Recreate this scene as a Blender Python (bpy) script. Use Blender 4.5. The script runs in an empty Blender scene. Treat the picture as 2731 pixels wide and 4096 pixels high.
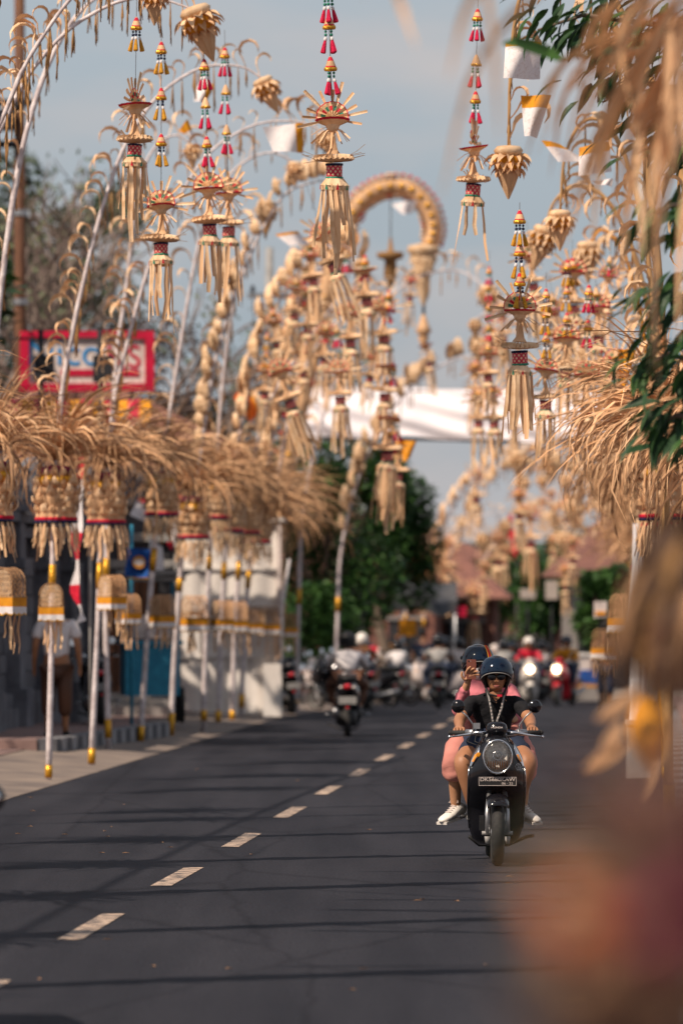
import bpy, math, random
from mathutils import Vector, Matrix, Euler, noise

# ------------------------------------------------------------------ camera, sky, sun, exposure
SC = bpy.context.scene
COL = SC.collection
F, EYE, HOR, MID = 22750.0, 1.77, 2420.0, 1365.5
cam_d = bpy.data.cameras.new('camera')
cam = bpy.data.objects.new('camera', cam_d); COL.objects.link(cam); SC.camera = cam
cam.location = (0, 0, EYE); cam.rotation_euler = (math.radians(90), 0, 0)
cam_d.sensor_fit = 'VERTICAL'; cam_d.sensor_height = 36; cam_d.sensor_width = 24
cam_d.lens = F / 4096 * 36
cam_d.shift_y = (HOR - 2048) / 4096
cam_d.clip_start = .2; cam_d.clip_end = 3000
cam_d.dof.use_dof = True; cam_d.dof.focus_distance = 39.0; cam_d.dof.aperture_fstop = 2.9

SUN_AZ = Vector((-.75, -.66)).normalized(); SUN_EL = math.radians(48)
world = bpy.data.worlds.new('World'); SC.world = world; world.use_nodes = True
wn = world.node_tree; wn.nodes.clear(); L = wn.links.new
w_out = wn.nodes.new('ShaderNodeOutputWorld'); w_bg = wn.nodes.new('ShaderNodeBackground')
sky = wn.nodes.new('ShaderNodeTexSky'); sky.sky_type = 'NISHITA'; sky.sun_disc = False
sky.sun_elevation = SUN_EL; sky.sun_rotation = math.atan2(SUN_AZ.x, SUN_AZ.y) % (2*math.pi)
sky.dust_density = 3.0; sky.air_density = 1.0
w_bg.inputs['Strength'].default_value = .1
tc = wn.nodes.new('ShaderNodeTexCoord'); sep = wn.nodes.new('ShaderNodeSeparateXYZ'); L(tc.outputs['Generated'], sep.inputs[0])
# hazy veil: blue grey above, a little warmer and paler where thin cloud lies low
ramp = wn.nodes.new('ShaderNodeValToRGB'); L(sep.outputs['Z'], ramp.inputs[0])
el = ramp.color_ramp.elements
el[0].position = 0.0; el[0].color = (3.8, 4.35, 4.9, 1)
el[1].position = 1.0; el[1].color = (2.2, 2.9, 3.9, 1)
e = el.new(.035); e.color = (3.3, 3.85, 4.35, 1)
e = el.new(.12); e.color = (3.9, 4.4, 4.85, 1)
mp = wn.nodes.new('ShaderNodeMapping'); mp.inputs['Scale'].default_value = (9, 9, 34); L(tc.outputs['Generated'], mp.inputs[0])
nz = wn.nodes.new('ShaderNodeTexNoise'); nz.inputs['Scale'].default_value = 1.3; nz.inputs['Detail'].default_value = 5; L(mp.outputs[0], nz.inputs[0])
cr = wn.nodes.new('ShaderNodeValToRGB'); L(nz.outputs['Fac'], cr.inputs[0])
cr.color_ramp.elements[0].position = .42; cr.color_ramp.elements[1].position = .68
cr.color_ramp.elements[1].color = (.75, .75, .75, 1)
mc = wn.nodes.new('ShaderNodeMixRGB'); L(cr.outputs[0], mc.inputs[0]); L(ramp.outputs[0], mc.inputs[1]); mc.inputs[2].default_value = (5.6, 4.9, 4.7, 1)
mx = wn.nodes.new('ShaderNodeMixRGB'); mx.inputs[0].default_value = .88; L(sky.outputs[0], mx.inputs[1]); L(mc.outputs[0], mx.inputs[2])
L(mx.outputs[0], w_bg.inputs['Color']); L(w_bg.outputs[0], w_out.inputs[0])

sun_d = bpy.data.lights.new('sun', 'SUN'); sun_d.energy = 5.0; sun_d.angle = math.radians(.5); sun_d.color = (1, .84, .68)
sun = bpy.data.objects.new('sun', sun_d); COL.objects.link(sun)
sv = Vector((SUN_AZ.x*math.cos(SUN_EL), SUN_AZ.y*math.cos(SUN_EL), math.sin(SUN_EL)))
sun.rotation_euler = sv.to_track_quat('Z', 'Y').to_euler(); sun.location = (-20, -10, 30)
SC.view_settings.view_transform = 'Standard'; SC.view_settings.look = 'None'
SC.view_settings.exposure = 0.2; SC.view_settings.gamma = 1; SC.view_settings.use_curve_mapping = False
SC.render.engine = 'CYCLES'
SC.cycles.use_denoising = True; SC.cycles.max_bounces = 7; SC.cycles.transparent_max_bounces = 12

# ------------------------------------------------------------------ helpers
R = random.Random(7)
rad = math.radians
def gz(Y):
    if Y < 82: return 0.0
    if Y < 100: return -.0115*(Y-82)**2/36
    if Y < 260: return -.1035 - .0115*(Y-100)
    return -1.9435
def at(px, py, Y): return Vector(((px-MID)/F*Y, Y, EYE + (HOR-py)/F*Y))
def sx(px, Y): return (px-MID)/F*Y
def road(X, Y, z=0): return Vector((.05427*Y + X, Y, gz(Y)+z))

class MB:
    def __init__(s): s.v = []; s.f = []; s.m = []; s.s = []
    def add(s, vs, fs, mi=0, sm=False, M=None):
        o = len(s.v)
        s.v += [tuple(M @ Vector(p)) for p in vs] if M else [tuple(p) for p in vs]
        s.f += [tuple(i+o for i in f) for f in fs]; s.m += [mi]*len(fs); s.s += [sm]*len(fs); return s
    def box(s, c, d, mi=0, rot=None, M=None):
        x, y, z = d[0]/2, d[1]/2, d[2]/2
        m = Matrix.Translation(c) @ (Euler(rot).to_matrix().to_4x4() if rot else Matrix.Identity(4))
        if M: m = M @ m
        vs = [(a, b, e) for e in (-z, z) for a, b in ((-x, -y), (x, -y), (x, y), (-x, y))]
        return s.add(vs, [(3, 2, 1, 0), (4, 5, 6, 7), (0, 1, 5, 4), (1, 2, 6, 5), (2, 3, 7, 6), (3, 0, 4, 7)], mi, False, m)
    def tube(s, pts, r, n=8, mi=0, M=None, cap=True):
        pts = [Vector(p) for p in pts]; N = len(pts)
        rr = r if isinstance(r, (list, tuple)) else [r]*N
        vs = []; ref = Vector((0, 0, 1))
        if abs((pts[-1]-pts[0]).normalized().z) > .8: ref = Vector((0, 1, 0))
        for i, p in enumerate(pts):
            t = (pts[min(i+1, N-1)] - pts[max(i-1, 0)]).normalized()
            a = t.cross(ref)
            if a.length < 1e-4: a = t.orthogonal()
            a.normalize(); b = t.cross(a).normalized()
            for k in range(n):
                an = 2*math.pi*k/n; vs.append(p + rr[i]*(a*math.cos(an) + b*math.sin(an)))
        fs = [(i*n+k, i*n+(k+1) % n, (i+1)*n+(k+1) % n, (i+1)*n+k) for i in range(N-1) for k in range(n)]
        if cap: fs += [tuple(range(n-1, -1, -1)), tuple((N-1)*n+k for k in range(n))]
        return s.add(vs, fs, mi, True, M)
    def ribbon(s, pts, w, up, mi=0, M=None, fold=0.0, twist=0.0):
        pts = [Vector(p) for p in pts]; N = len(pts); ww = w if isinstance(w, (list, tuple)) else [w]*N
        vs = []; up = Vector(up)
        for i, p in enumerate(pts):
            t = (pts[min(i+1, N-1)] - pts[max(i-1, 0)]).normalized()
            sd = Matrix.Rotation(twist*i/(N-1), 3, t) @ (up - t*up.dot(t)).normalized()
            nn = t.cross(sd)
            vs += [p - sd*ww[i]/2 + nn*fold*ww[i], p, p + sd*ww[i]/2 + nn*fold*ww[i]]
        fs = []
        for i in range(N-1):
            fs += [(3*i, 3*i+1, 3*i+4, 3*i+3), (3*i+1, 3*i+2, 3*i+5, 3*i+4)]
        return s.add(vs, fs, mi, fold == 0, M)
    def lathe(s, prof, n=16, mi=0, M=None, sc=(1, 1), pleat=0.0, sm=True, a0=0, a1=2*math.pi, ms=None):
        full = abs(a1-a0-2*math.pi) < 1e-6; cols = n if full else n+1; vs = []
        for j, (r, z) in enumerate(prof):
            for k in range(cols):
                a = a0 + (a1-a0)*k/n; q = r*(1 + (pleat if k % 2 else 0))
                vs.append((q*math.cos(a)*sc[0], q*math.sin(a)*sc[1], z))
        for j in range(len(prof)-1):
            fs = [(j*cols+k, j*cols+(k+1) % cols, (j+1)*cols+(k+1) % cols, (j+1)*cols+k) for k in range(n)]
            o = len(s.v)
            s.f += [tuple(i+o for i in f) for f in fs]; s.m += [ms[j] if ms else mi]*n; s.s += [sm]*n
        s.v += [tuple(M @ Vector(p)) for p in vs] if M else vs
        return s
    def ell(s, c, r, nu=14, nv=9, mi=0, M=None, rot=None, fn=None):
        vs = []
        for j in range(nv+1):
            t = math.pi*j/nv
            for k in range(nu):
                a = 2*math.pi*k/nu; p = Vector((math.sin(t)*math.cos(a), math.sin(t)*math.sin(a), math.cos(t)))
                if fn: p = fn(p)
                vs.append(Vector((p.x*r[0], p.y*r[1], p.z*r[2])))
        m = Matrix.Translation(c) @ (Euler(rot).to_matrix().to_4x4() if rot else Matrix.Identity(4))
        if M: m = M @ m
        return s.add(vs, [(j*nu+k, (j+1)*nu+k, (j+1)*nu+(k+1) % nu, j*nu+(k+1) % nu) for j in range(nv) for k in range(nu)], mi, True, m)
    def loft(s, rings, mi=0, M=None, sm=True, cap=True):
        n = len(rings[0]); vs = [p for r in rings for p in r]
        fs = [(i*n+k, i*n+(k+1) % n, (i+1)*n+(k+1) % n, (i+1)*n+k) for i in range(len(rings)-1) for k in range(n)]
        if cap: fs += [tuple(range(n-1, -1, -1)), tuple((len(rings)-1)*n+k for k in range(n))]
        return s.add(vs, fs, mi, sm, M)
    def grid(s, fn, nu, nv, mi=0, sm=True, M=None, mf=None):
        vs = [fn(i/nu, j/nv) for j in range(nv+1) for i in range(nu+1)]
        o = len(s.v); s.v += [tuple(M @ Vector(p)) for p in vs] if M else [tuple(p) for p in vs]
        for j in range(nv):
            for i in range(nu):
                a = j*(nu+1)+i+o; s.f.append((a, a+1, a+nu+2, a+nu+1)); s.m.append(mf(i, j) if mf else mi); s.s.append(sm)
        return s
    def mesh(s, name, mats):
        me = bpy.data.meshes.new(name); me.from_pydata(s.v, [], s.f)
        for m in (mats if isinstance(mats, (list, tuple)) else [mats]): me.materials.append(m)
        me.polygons.foreach_set('material_index', s.m); me.polygons.foreach_set('use_smooth', s.s); me.update(); return me
    def obj(s, name, mats, parent=None, **k): return ob(name, s.mesh(name, mats), parent, **k)

def ob(name, data, parent=None, loc=(0, 0, 0), rot=(0, 0, 0), sc=(1, 1, 1), kind=None, label=None):
    o = bpy.data.objects.new(name, data); COL.objects.link(o); o.location = loc; o.rotation_euler = rot
    o.scale = sc if isinstance(sc, (tuple, list, Vector)) else (sc, sc, sc)
    if parent: o.parent = parent
    if kind: o['kind'] = kind
    if label: o['label'] = label
    return o
def tag(o, label, cat, group=None, kind=None):
    o['label'] = label; o['category'] = cat
    if group: o['group'] = group
    if kind: o['kind'] = kind
    return o
def thing(name, label, cat, loc=(0, 0, 0), rot=(0, 0, 0), group=None, sc=1):
    o = ob(name, None, None, loc, rot, sc); o.empty_display_size = .2; return tag(o, label, cat, group)
def spline(pts, n):
    pts = [Vector(p) for p in pts]; P = [2*pts[0]-pts[1]] + pts + [2*pts[-1]-pts[-2]]; out = []
    m = len(pts)-1
    for q in range(n+1):
        u = q/n*m; i = min(int(u), m-1); t = u-i; a, b, c, d = P[i], P[i+1], P[i+2], P[i+3]
        out.append(.5*((2*b) + (c-a)*t + (2*a-5*b+4*c-d)*t*t + (3*b-a-3*c+d)*t**3))
    return out

# ------------------------------------------------------------------ materials
def mat(name, col, rough=.6, col2=None, scale=6, bump=0.0, bscale=60, metal=0, coat=0, rnd=0.0, transl=0.0, emit=0, spec=.25, stretch=(1, 1, 1), world_co=False, trans=0, sheen=0, detail=4):
    m = bpy.data.materials.new(name); m.use_nodes = True; t = m.node_tree; N = t.nodes; K = t.links.new; N.clear()
    out = N.new('ShaderNodeOutputMaterial'); p = N.new('ShaderNodeBsdfPrincipled')
    p.inputs['Roughness'].default_value = rough; p.inputs['Metallic'].default_value = metal
    p.inputs['Specular IOR Level'].default_value = spec; p.inputs['Coat Weight'].default_value = coat
    p.inputs['Coat Roughness'].default_value = .06; p.inputs['Transmission Weight'].default_value = trans
    if sheen: p.inputs['Sheen Weight'].default_value = sheen
    c = (*col, 1); col2 = col2 or tuple(x*.72 for x in col)
    tcn = N.new('ShaderNodeTexCoord'); mpn = N.new('ShaderNodeMapping'); mpn.inputs['Scale'].default_value = stretch
    if world_co:
        g = N.new('ShaderNodeNewGeometry'); K(g.outputs['Position'], mpn.inputs[0])
    else: K(tcn.outputs['Object'], mpn.inputs[0])
    nn = N.new('ShaderNodeTexNoise'); nn.inputs['Scale'].default_value = scale; nn.inputs['Detail'].default_value = detail; K(mpn.outputs[0], nn.inputs[0])
    fac = nn.outputs['Fac']
    rr = N.new('ShaderNodeValToRGB'); K(fac, rr.inputs[0])
    rr.color_ramp.elements[0].position = .33; rr.color_ramp.elements[1].position = .67
    rr.color_ramp.elements[0].color = (*col2, 1); rr.color_ramp.elements[1].color = c
    co = rr.outputs[0]
    if rnd:
        oi = N.new('ShaderNodeObjectInfo'); hs = N.new('ShaderNodeHueSaturation'); mr = N.new('ShaderNodeMapRange')
        K(oi.outputs['Random'], mr.inputs[0]); mr.inputs[3].default_value = 1-rnd; mr.inputs[4].default_value = 1+rnd*.6
        K(mr.outputs[0], hs.inputs['Value']); K(co, hs.inputs['Color']); co = hs.outputs[0]
    K(co, p.inputs['Base Color'])
    if bump:
        nb = N.new('ShaderNodeTexNoise'); nb.inputs['Scale'].default_value = bscale; nb.inputs['Detail'].default_value = 3; K(mpn.outputs[0], nb.inputs[0])
        bm = N.new('ShaderNodeBump'); bm.inputs['Strength'].default_value = bump; bm.inputs['Distance'].default_value = .01
        K(nb.outputs['Fac'], bm.inputs['Height']); K(bm.outputs[0], p.inputs['Normal'])
    if emit:
        p.inputs['Emission Color'].default_value = c; p.inputs['Emission Strength'].default_value = emit
    sh = p.outputs[0]
    if transl:
        tr = N.new('ShaderNodeBsdfTranslucent'); K(co, tr.inputs[0]); ms = N.new('ShaderNodeMixShader'); ms.inputs[0].default_value = transl
        K(sh, ms.inputs[1]); K(tr.outputs[0], ms.inputs[2]); sh = ms.outputs[0]
    K(sh, out.inputs[0]); m['p'] = p.name
    return m

M = {}
M['straw'] = mat('straw', (.85, .54, .31), .55, (.62, .36, .19), 5, .25, 90, rnd=.22, transl=.16, stretch=(1, 1, .3))
M['straw2'] = mat('pale_straw', (.88, .64, .42), .5, (.62, .38, .20), 9, .3, 80, rnd=.22, transl=.14)
M['dry'] = mat('dry_frond', (.70, .41, .22), .6, (.33, .17, .08), 4, .3, 60, rnd=.38, transl=.15)
M['dry2'] = mat('dry_seed', (.42, .23, .09), .8, (.28, .15, .06), 30, .6, 200, rnd=.25)
M['wrap'] = mat('pole_wrap', (.70, .63, .63), .65, (.44, .37, .37), 4, .8, 14, stretch=(3, 3, 2.5))
M['bamboo'] = mat('bamboo', (.50, .30, .13), .5, (.36, .20, .08), 6, .2, 40)
M['gold'] = mat('gold_foil', (.75, .40, .04), .32, (.45, .20, .02), 25, .6, 60, metal=.55)
M['red'] = mat('red_felt', (.62, .015, .045), .7, (.45, .01, .03), 20, .3, 100)
M['magenta'] = mat('magenta_cloth', (.22, .012, .07), .8)
M['green'] = mat('green_print', (.03, .22, .14), .6)
M['navy'] = mat('navy_bead', (.01, .015, .06), .5)
M['white'] = mat('white_cloth', (.80, .76, .76), .75, (.72, .68, .69), 8, .2, 60, transl=.2)
M['ochre'] = mat('ochre_cloth', (.78, .34, .02), .7, (.62, .23, .015), 10, .2, 60, transl=.2)
M['orange'] = mat('orange_cloth', (.80, .17, .02), .7, (.6, .1, .015), 10, transl=.15)
M['tuftred'] = mat('red_tuft', (.72, .015, .08), .8, (.55, .01, .05), 60, .8, 300)
M['tuftyel'] = mat('yellow_tuft', (.72, .36, .03), .8, (.5, .22, .02), 60, .8, 300)
M['string'] = mat('string', (.10, .08, .07), .8)
M['chrome'] = mat('chrome', (.75, .75, .76), .18, (.68, .68, .69), 5, metal=1)
M['silver'] = mat('silvered_reflector', (.86, .83, .78), .3, (.55, .52, .48), 60, .4, 60, metal=.1)
M['steel'] = mat('brushed_steel', (.42, .42, .43), .4, (.32, .32, .33), 12, metal=.9)
M['black'] = mat('black_gloss_paint', (.006, .006, .009), .14, (.008, .008, .010), 5, coat=.15, spec=.35)
M['plastic'] = mat('black_plastic', (.02, .02, .021), .5, (.014, .014, .015), 20, .15, 200)
M['rubber'] = mat('tyre_rubber', (.035, .034, .033), .75, (.022, .021, .021), 18, .3, 90)
M['grey'] = mat('grey_paint', (.30, .29, .28), .5)
M['skin'] = mat('tan_skin', (.36, .17, .09), .5, (.29, .13, .065), 9, .1, 120, spec=.35)
M['skin2'] = mat('light_skin', (.48, .25, .14), .5, (.40, .20, .11), 9, .1, 120)
M['lips'] = mat('lips', (.30, .10, .08), .45)
M['blackcloth'] = mat('black_cotton', (.010, .010, .013), .85, (.007, .007, .009), 12, .5, 50)
M['denim'] = mat('dark_denim', (.02, .03, .06), .85, bump=.4)
M['pink'] = mat('pink_cotton', (.62, .20, .23), .8, (.52, .15, .19), 10, .5, 25)
M['salmon'] = mat('salmon_cotton', (.55, .23, .19), .8, (.46, .18, .15), 8, .5, 20)
M['shoe'] = mat('white_leather', (.74, .70, .66), .45, (.62, .57, .52), 12, .15, 60)
M['glass'] = mat('clear_glass', (.95, .95, .95), .04, (.95, .95, .95), 1)
_t = M['glass'].node_tree; _o = [n for n in _t.nodes if n.type == 'OUTPUT_MATERIAL'][0]; _s = _o.inputs[0].links[0].from_socket
_tr = _t.nodes.new('ShaderNodeBsdfTransparent'); _g = _t.nodes.new('ShaderNodeBsdfGlossy'); _g.inputs['Roughness'].default_value = .03; _m = _t.nodes.new('ShaderNodeMixShader'); _fr = _t.nodes.new('ShaderNodeFresnel'); _fr.inputs[0].default_value = 1.6
_t.links.new(_fr.outputs[0], _m.inputs[0]); _t.links.new(_tr.outputs[0], _m.inputs[1]); _t.links.new(_g.outputs[0], _m.inputs[2]); _t.links.new(_m.outputs[0], _o.inputs[0])
M['visor'] = mat('tinted_visor', (.001, .009, .026), .05, (.001, .007, .02), 3, spec=.55)
M['amber'] = mat('amber_lens', (.80, .32, .04), .12, (.65, .22, .02), 40, coat=1)
M['redlens'] = mat('red_lens', (.50, .01, .02), .12, (.4, .01, .02), 30, coat=1)
M['plum'] = mat('plum_bract', (.13, .035, .05), .8)
M['umber'] = mat('umber_bract', (.11, .065, .045), .8)
M['olive'] = mat('olive_bract', (.16, .13, .08), .8)
M['rose'] = mat('dusty_rose_bract', (.24, .11, .10), .8)
M['phone'] = mat('rose_gold_metal', (.28, .10, .07), .4, (.26, .09, .065), 4, metal=.5)
M['lampon'] = mat('lit_headlamp', (1, .82, .55), .3, (1, .82, .55), 1, emit=14)
M['tailon'] = mat('lit_tail_lamp', (1, .02, .03), .3, (1, .02, .03), 1, emit=2.2)
def leafm(n, a, b): return mat(n, a, .5, b, 2.2, rnd=.25, transl=.22)
M['leaf'] = leafm('green_leaf', (.06, .14, .03), (.025, .07, .018))
M['leafdark'] = leafm('dark_leaf', (.035, .085, .03), (.015, .042, .018))
M['leafgrey'] = leafm('grey_green_leaf', (.12, .15, .07), (.07, .09, .05))
M['leafbrown'] = leafm('rusty_leaf', (.16, .07, .04), (.09, .045, .03))
M['bark'] = mat('bark', (.16, .12, .09), .9, (.09, .065, .05), 5, .8, 25)
M['barkpale'] = mat('pale_bark', (.24, .19, .16), .9, (.15, .11, .10), 5, .6, 25)
M['wood'] = mat('brown_timber', (.16, .075, .04), .75, (.09, .04, .025), 4, .5, 20, stretch=(6, 6, .6))
M['stone'] = mat('dark_temple_stone', (.17, .17, .19), .9, (.09, .09, .105), 3, .8, 18, rnd=.25)
M['stonepale'] = mat('pale_stone', (.34, .31, .29), .9, (.24, .22, .21), 3, .6, 20, rnd=.15)
M['tarp'] = mat('white_tarp', (.72, .68, .64), .65, (.66, .61, .57), 2, .25, 9)
M['banner'] = mat('white_banner', (.90, .85, .88), .7, (.85, .80, .83), 2, .3, 5, transl=.1)
M['tile'] = mat('roof_tile', (.22, .10, .075), .85, (.13, .06, .05), 4, .5, 14, rnd=.2)
M['tileor'] = mat('orange_roof_tile', (.26, .105, .07), .85, (.16, .075, .05), 4, .5, 14, rnd=.2)
M['plaster'] = mat('plaster', (.42, .36, .32), .9, (.32, .27, .24), 2, .3, 10)
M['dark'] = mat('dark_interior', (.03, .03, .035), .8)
M['tarpblue'] = mat('dark_blue_tarpaulin', (.012, .018, .03), .9, (.075, .075, .08), 2.2, .4, 6)
M['blue'] = mat('blue_cloth', (.012, .09, .36), .7, (.01, .06, .26), 6)
M['bluepaint'] = mat('blue_paint', (.04, .28, .42), .55, (.03, .2, .32), 8, .2, 20)
M['signred'] = mat('sign_red', (.55, .01, .05), .5)
M['signwhite'] = mat('sign_white', (.72, .62, .58), .6)
M['signblue'] = mat('sign_blue', (.02, .27, .62), .5)
M['kerbblack'] = mat('kerb_black', (.06, .06, .07), .85, (.10, .10, .11), 8, .4, 30)
M['kerbwhite'] = mat('kerb_white', (.30, .29, .30), .85, (.17, .17, .18), 8, .4, 30)
M['concrete'] = mat('concrete', (.24, .19, .155), .9, (.13, .105, .095), 1.5, .5, 25, world_co=True)
M['paver'] = mat('red_paver', (.26, .17, .15), .9, (.17, .11, .10), 2.5, .4, 25, world_co=True)
M['earth'] = mat('earth', (.16, .13, .11), .95, (.10, .08, .07), .6, .5, 6, world_co=True)

def asphalt():
    m = bpy.data.materials.new('asphalt'); m.use_nodes = True; t = m.node_tree; N = t.nodes; K = t.links.new
    p = N['Principled BSDF']; p.inputs['Specular IOR Level'].default_value = .08
    g = N.new('ShaderNodeNewGeometry')
    def noi(s, d, st=(1, 1, 1)):
        mp = N.new('ShaderNodeMapping'); mp.inputs['Scale'].default_value = st; K(g.outputs['Position'], mp.inputs[0])
        n = N.new('ShaderNodeTexNoise'); n.inputs['Scale'].default_value = s; n.inputs['Detail'].default_value = d; K(mp.outputs[0], n.inputs[0]); return n.outputs['Fac']
    big = noi(.5, 4, (1.4, .25, 1)); fine = noi(55, 2, (1, .5, 1)); mid = noi(6, 5)
    r = N.new('ShaderNodeValToRGB'); K(big, r.inputs[0]); r.color_ramp.elements[0].position = .3; r.color_ramp.elements[1].position = .72
    r.color_ramp.elements[0].color = (.019, .020, .027, 1); r.color_ramp.elements[1].color = (.027, .028, .036, 1)
    r2 = N.new('ShaderNodeValToRGB'); K(fine, r2.inputs[0]); r2.color_ramp.elements[0].position = .3; r2.color_ramp.elements[1].position = .74
    r2.color_ramp.elements[0].color = (.62, .62, .62, 1); r2.color_ramp.elements[1].color = (1.5, 1.45, 1.4, 1)
    mm = N.new('ShaderNodeMixRGB'); mm.blend_type = 'MULTIPLY'; mm.inputs[0].default_value = 1; K(r.outputs[0], mm.inputs[1]); K(r2.outputs[0], mm.inputs[2])
    r3 = N.new('ShaderNodeValToRGB'); K(mid, r3.inputs[0]); r3.color_ramp.elements[0].color = (.86, .86, .86, 1); r3.color_ramp.elements[1].color = (1.12, 1.12, 1.12, 1)
    m2 = N.new('ShaderNodeMixRGB'); m2.blend_type = 'MULTIPLY'; m2.inputs[0].default_value = 1; K(mm.outputs[0], m2.inputs[1]); K(r3.outputs[0], m2.inputs[2])
    # old patches and seams
    vo = N.new('ShaderNodeTexVoronoi'); vo.feature = 'DISTANCE_TO_EDGE'; vo.inputs['Scale'].default_value = .35; mpv = N.new('ShaderNodeMapping'); mpv.inputs['Scale'].default_value = (1.6, .35, 1)
    wr = N.new('ShaderNodeMixRGB'); wr.inputs[0].default_value = .12; nw = N.new('ShaderNodeTexNoise'); nw.inputs['Scale'].default_value = 1.7; nw.inputs['Detail'].default_value = 6; K(g.outputs['Position'], nw.inputs[0]); K(g.outputs['Position'], wr.inputs[1]); K(nw.outputs['Color'], wr.inputs[2]); K(wr.outputs[0], mpv.inputs[0]); K(mpv.outputs[0], vo.inputs[0])
    rv = N.new('ShaderNodeValToRGB'); K(vo.outputs['Distance'], rv.inputs[0]); rv.color_ramp.elements[0].position = .0; rv.color_ramp.elements[0].color = (.6, .6, .62, 1); rv.color_ramp.elements[1].position = .012; rv.color_ramp.elements[1].color = (1, 1, 1, 1)
    m3 = N.new('ShaderNodeMixRGB'); m3.blend_type = 'MULTIPLY'; m3.inputs[0].default_value = .8; K(m2.outputs[0], m3.inputs[1]); K(rv.outputs[0], m3.inputs[2]); st = noi(1.1, 5, (2.2, .12, 1)); rs = N.new('ShaderNodeValToRGB'); K(st, rs.inputs[0]); rs.color_ramp.elements[0].position = .35; rs.color_ramp.elements[0].color = (.74, .75, .78, 1); rs.color_ramp.elements[1].position = .65; rs.color_ramp.elements[1].color = (1.18, 1.16, 1.14, 1)
    m4 = N.new('ShaderNodeMixRGB'); m4.blend_type = 'MULTIPLY'; m4.inputs[0].default_value = 1; K(m3.outputs[0], m4.inputs[1]); K(rs.outputs[0], m4.inputs[2])
    K(m4.outputs[0], p.inputs['Base Color']); p.inputs['Roughness'].default_value = .78
    b = N.new('ShaderNodeBump'); b.inputs['Strength'].default_value = .5; b.inputs['Distance'].default_value = .006; K(fine, b.inputs['Height']); K(b.outputs[0], p.inputs['Normal'])
    return m
M['asphalt'] = asphalt()
def paintmat():
    m = bpy.data.materials.new('worn_road_paint'); m.use_nodes = True; t = m.node_tree; N = t.nodes; K = t.links.new; p = N['Principled BSDF']
    g = N.new('ShaderNodeNewGeometry'); mp = N.new('ShaderNodeMapping'); mp.inputs['Scale'].default_value = (.45, .9, 1); K(g.outputs['Position'], mp.inputs[0])
    n = N.new('ShaderNodeTexNoise'); n.inputs['Scale'].default_value = 20; n.inputs['Detail'].default_value = 5; K(mp.outputs[0], n.inputs[0])
    r = N.new('ShaderNodeValToRGB'); K(n.outputs['Fac'], r.inputs[0]); r.color_ramp.elements[0].position = .43; r.color_ramp.elements[1].position = .56
    r.color_ramp.elements[0].color = (.035, .033, .037, 1); r.color_ramp.elements[1].color = (.52, .38, .28, 1); K(r.outputs[0], p.inputs['Base Color']); p.inputs['Roughness'].default_value = .8
    return m
M['paint'] = paintmat()
def neckmat():
    # diamond print of the woven neck: red, cream and dark green lozenges
    m = bpy.data.materials.new('diamond_print'); m.use_nodes = True; t = m.node_tree; N = t.nodes; K = t.links.new; p = N['Principled BSDF']; p.inputs['Roughness'].default_value = .6
    tcn = N.new('ShaderNodeTexCoord'); s = N.new('ShaderNodeSeparateXYZ'); K(tcn.outputs['Object'], s.inputs[0])
    a = N.new('ShaderNodeMath'); a.operation = 'ARCTAN2'; K(s.outputs[1], a.inputs[0]); K(s.outputs[0], a.inputs[1])
    def mth(op, x, y):
        q = N.new('ShaderNodeMath'); q.operation = op
        for i, u in enumerate((x, y)):
            if isinstance(u, (int, float)): q.inputs[i].default_value = u
            else: K(u, q.inputs[i])
        return q.outputs[0]
    u = mth('MULTIPLY', a.outputs[0], 10/(2*math.pi)); v = mth('MULTIPLY', s.outputs[2], 1/.04)
    d1 = mth('FRACT', mth('ADD', u, v), 0); d2 = mth('FRACT', mth('SUBTRACT', u, v), 0)
    k = mth('MULTIPLY', mth('GREATER_THAN', d1, .5), mth('GREATER_THAN', d2, .5))
    k2 = mth('MULTIPLY', mth('LESS_THAN', d1, .5), mth('LESS_THAN', d2, .5))
    x1 = N.new('ShaderNodeMixRGB'); K(k, x1.inputs[0]); x1.inputs[1].default_value = (.60, .03, .07, 1); x1.inputs[2].default_value = (.72, .55, .34, 1)
    x2 = N.new('ShaderNodeMixRGB'); K(k2, x2.inputs[0]); K(x1.outputs[0], x2.inputs[1]); x2.inputs[2].default_value = (.45, .02, .05, 1)
    K(x2.outputs[0], p.inputs['Base Color']); return m
M['neck'] = neckmat()
def printmat():
    m = mat('printed_white_cloth', (.82, .78, .78), .75, (.76, .71, .72), 8, .2, 60, transl=.22); t = m.node_tree; N = t.nodes; K = t.links.new
    p = N[m['p']]; src = p.inputs['Base Color'].links[0].from_socket
    tcn = N.new('ShaderNodeTexCoord'); n = N.new('ShaderNodeTexNoise'); n.inputs['Scale'].default_value = 9; n.inputs['Detail'].default_value = 1.5; n.inputs['Distortion'].default_value = 2.2
    K(tcn.outputs['Object'], n.inputs[0]); r = N.new('ShaderNodeValToRGB'); K(n.outputs['Fac'], r.inputs[0]); E = r.color_ramp.elements
    E[0].position = .47; E[0].color = (1, 1, 1, 1); E[1].position = .53; E[1].color = (1, 1, 1, 1); q = E.new(.5); q.color = (.74, .62, .58, 1)
    x = N.new('ShaderNodeMixRGB'); x.blend_type = 'MULTIPLY'; x.inputs[0].default_value = .8; K(src, x.inputs[1]); K(r.outputs[0], x.inputs[2]); K(x.outputs[0], p.inputs['Base Color']); return m
M['print'] = printmat()

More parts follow.
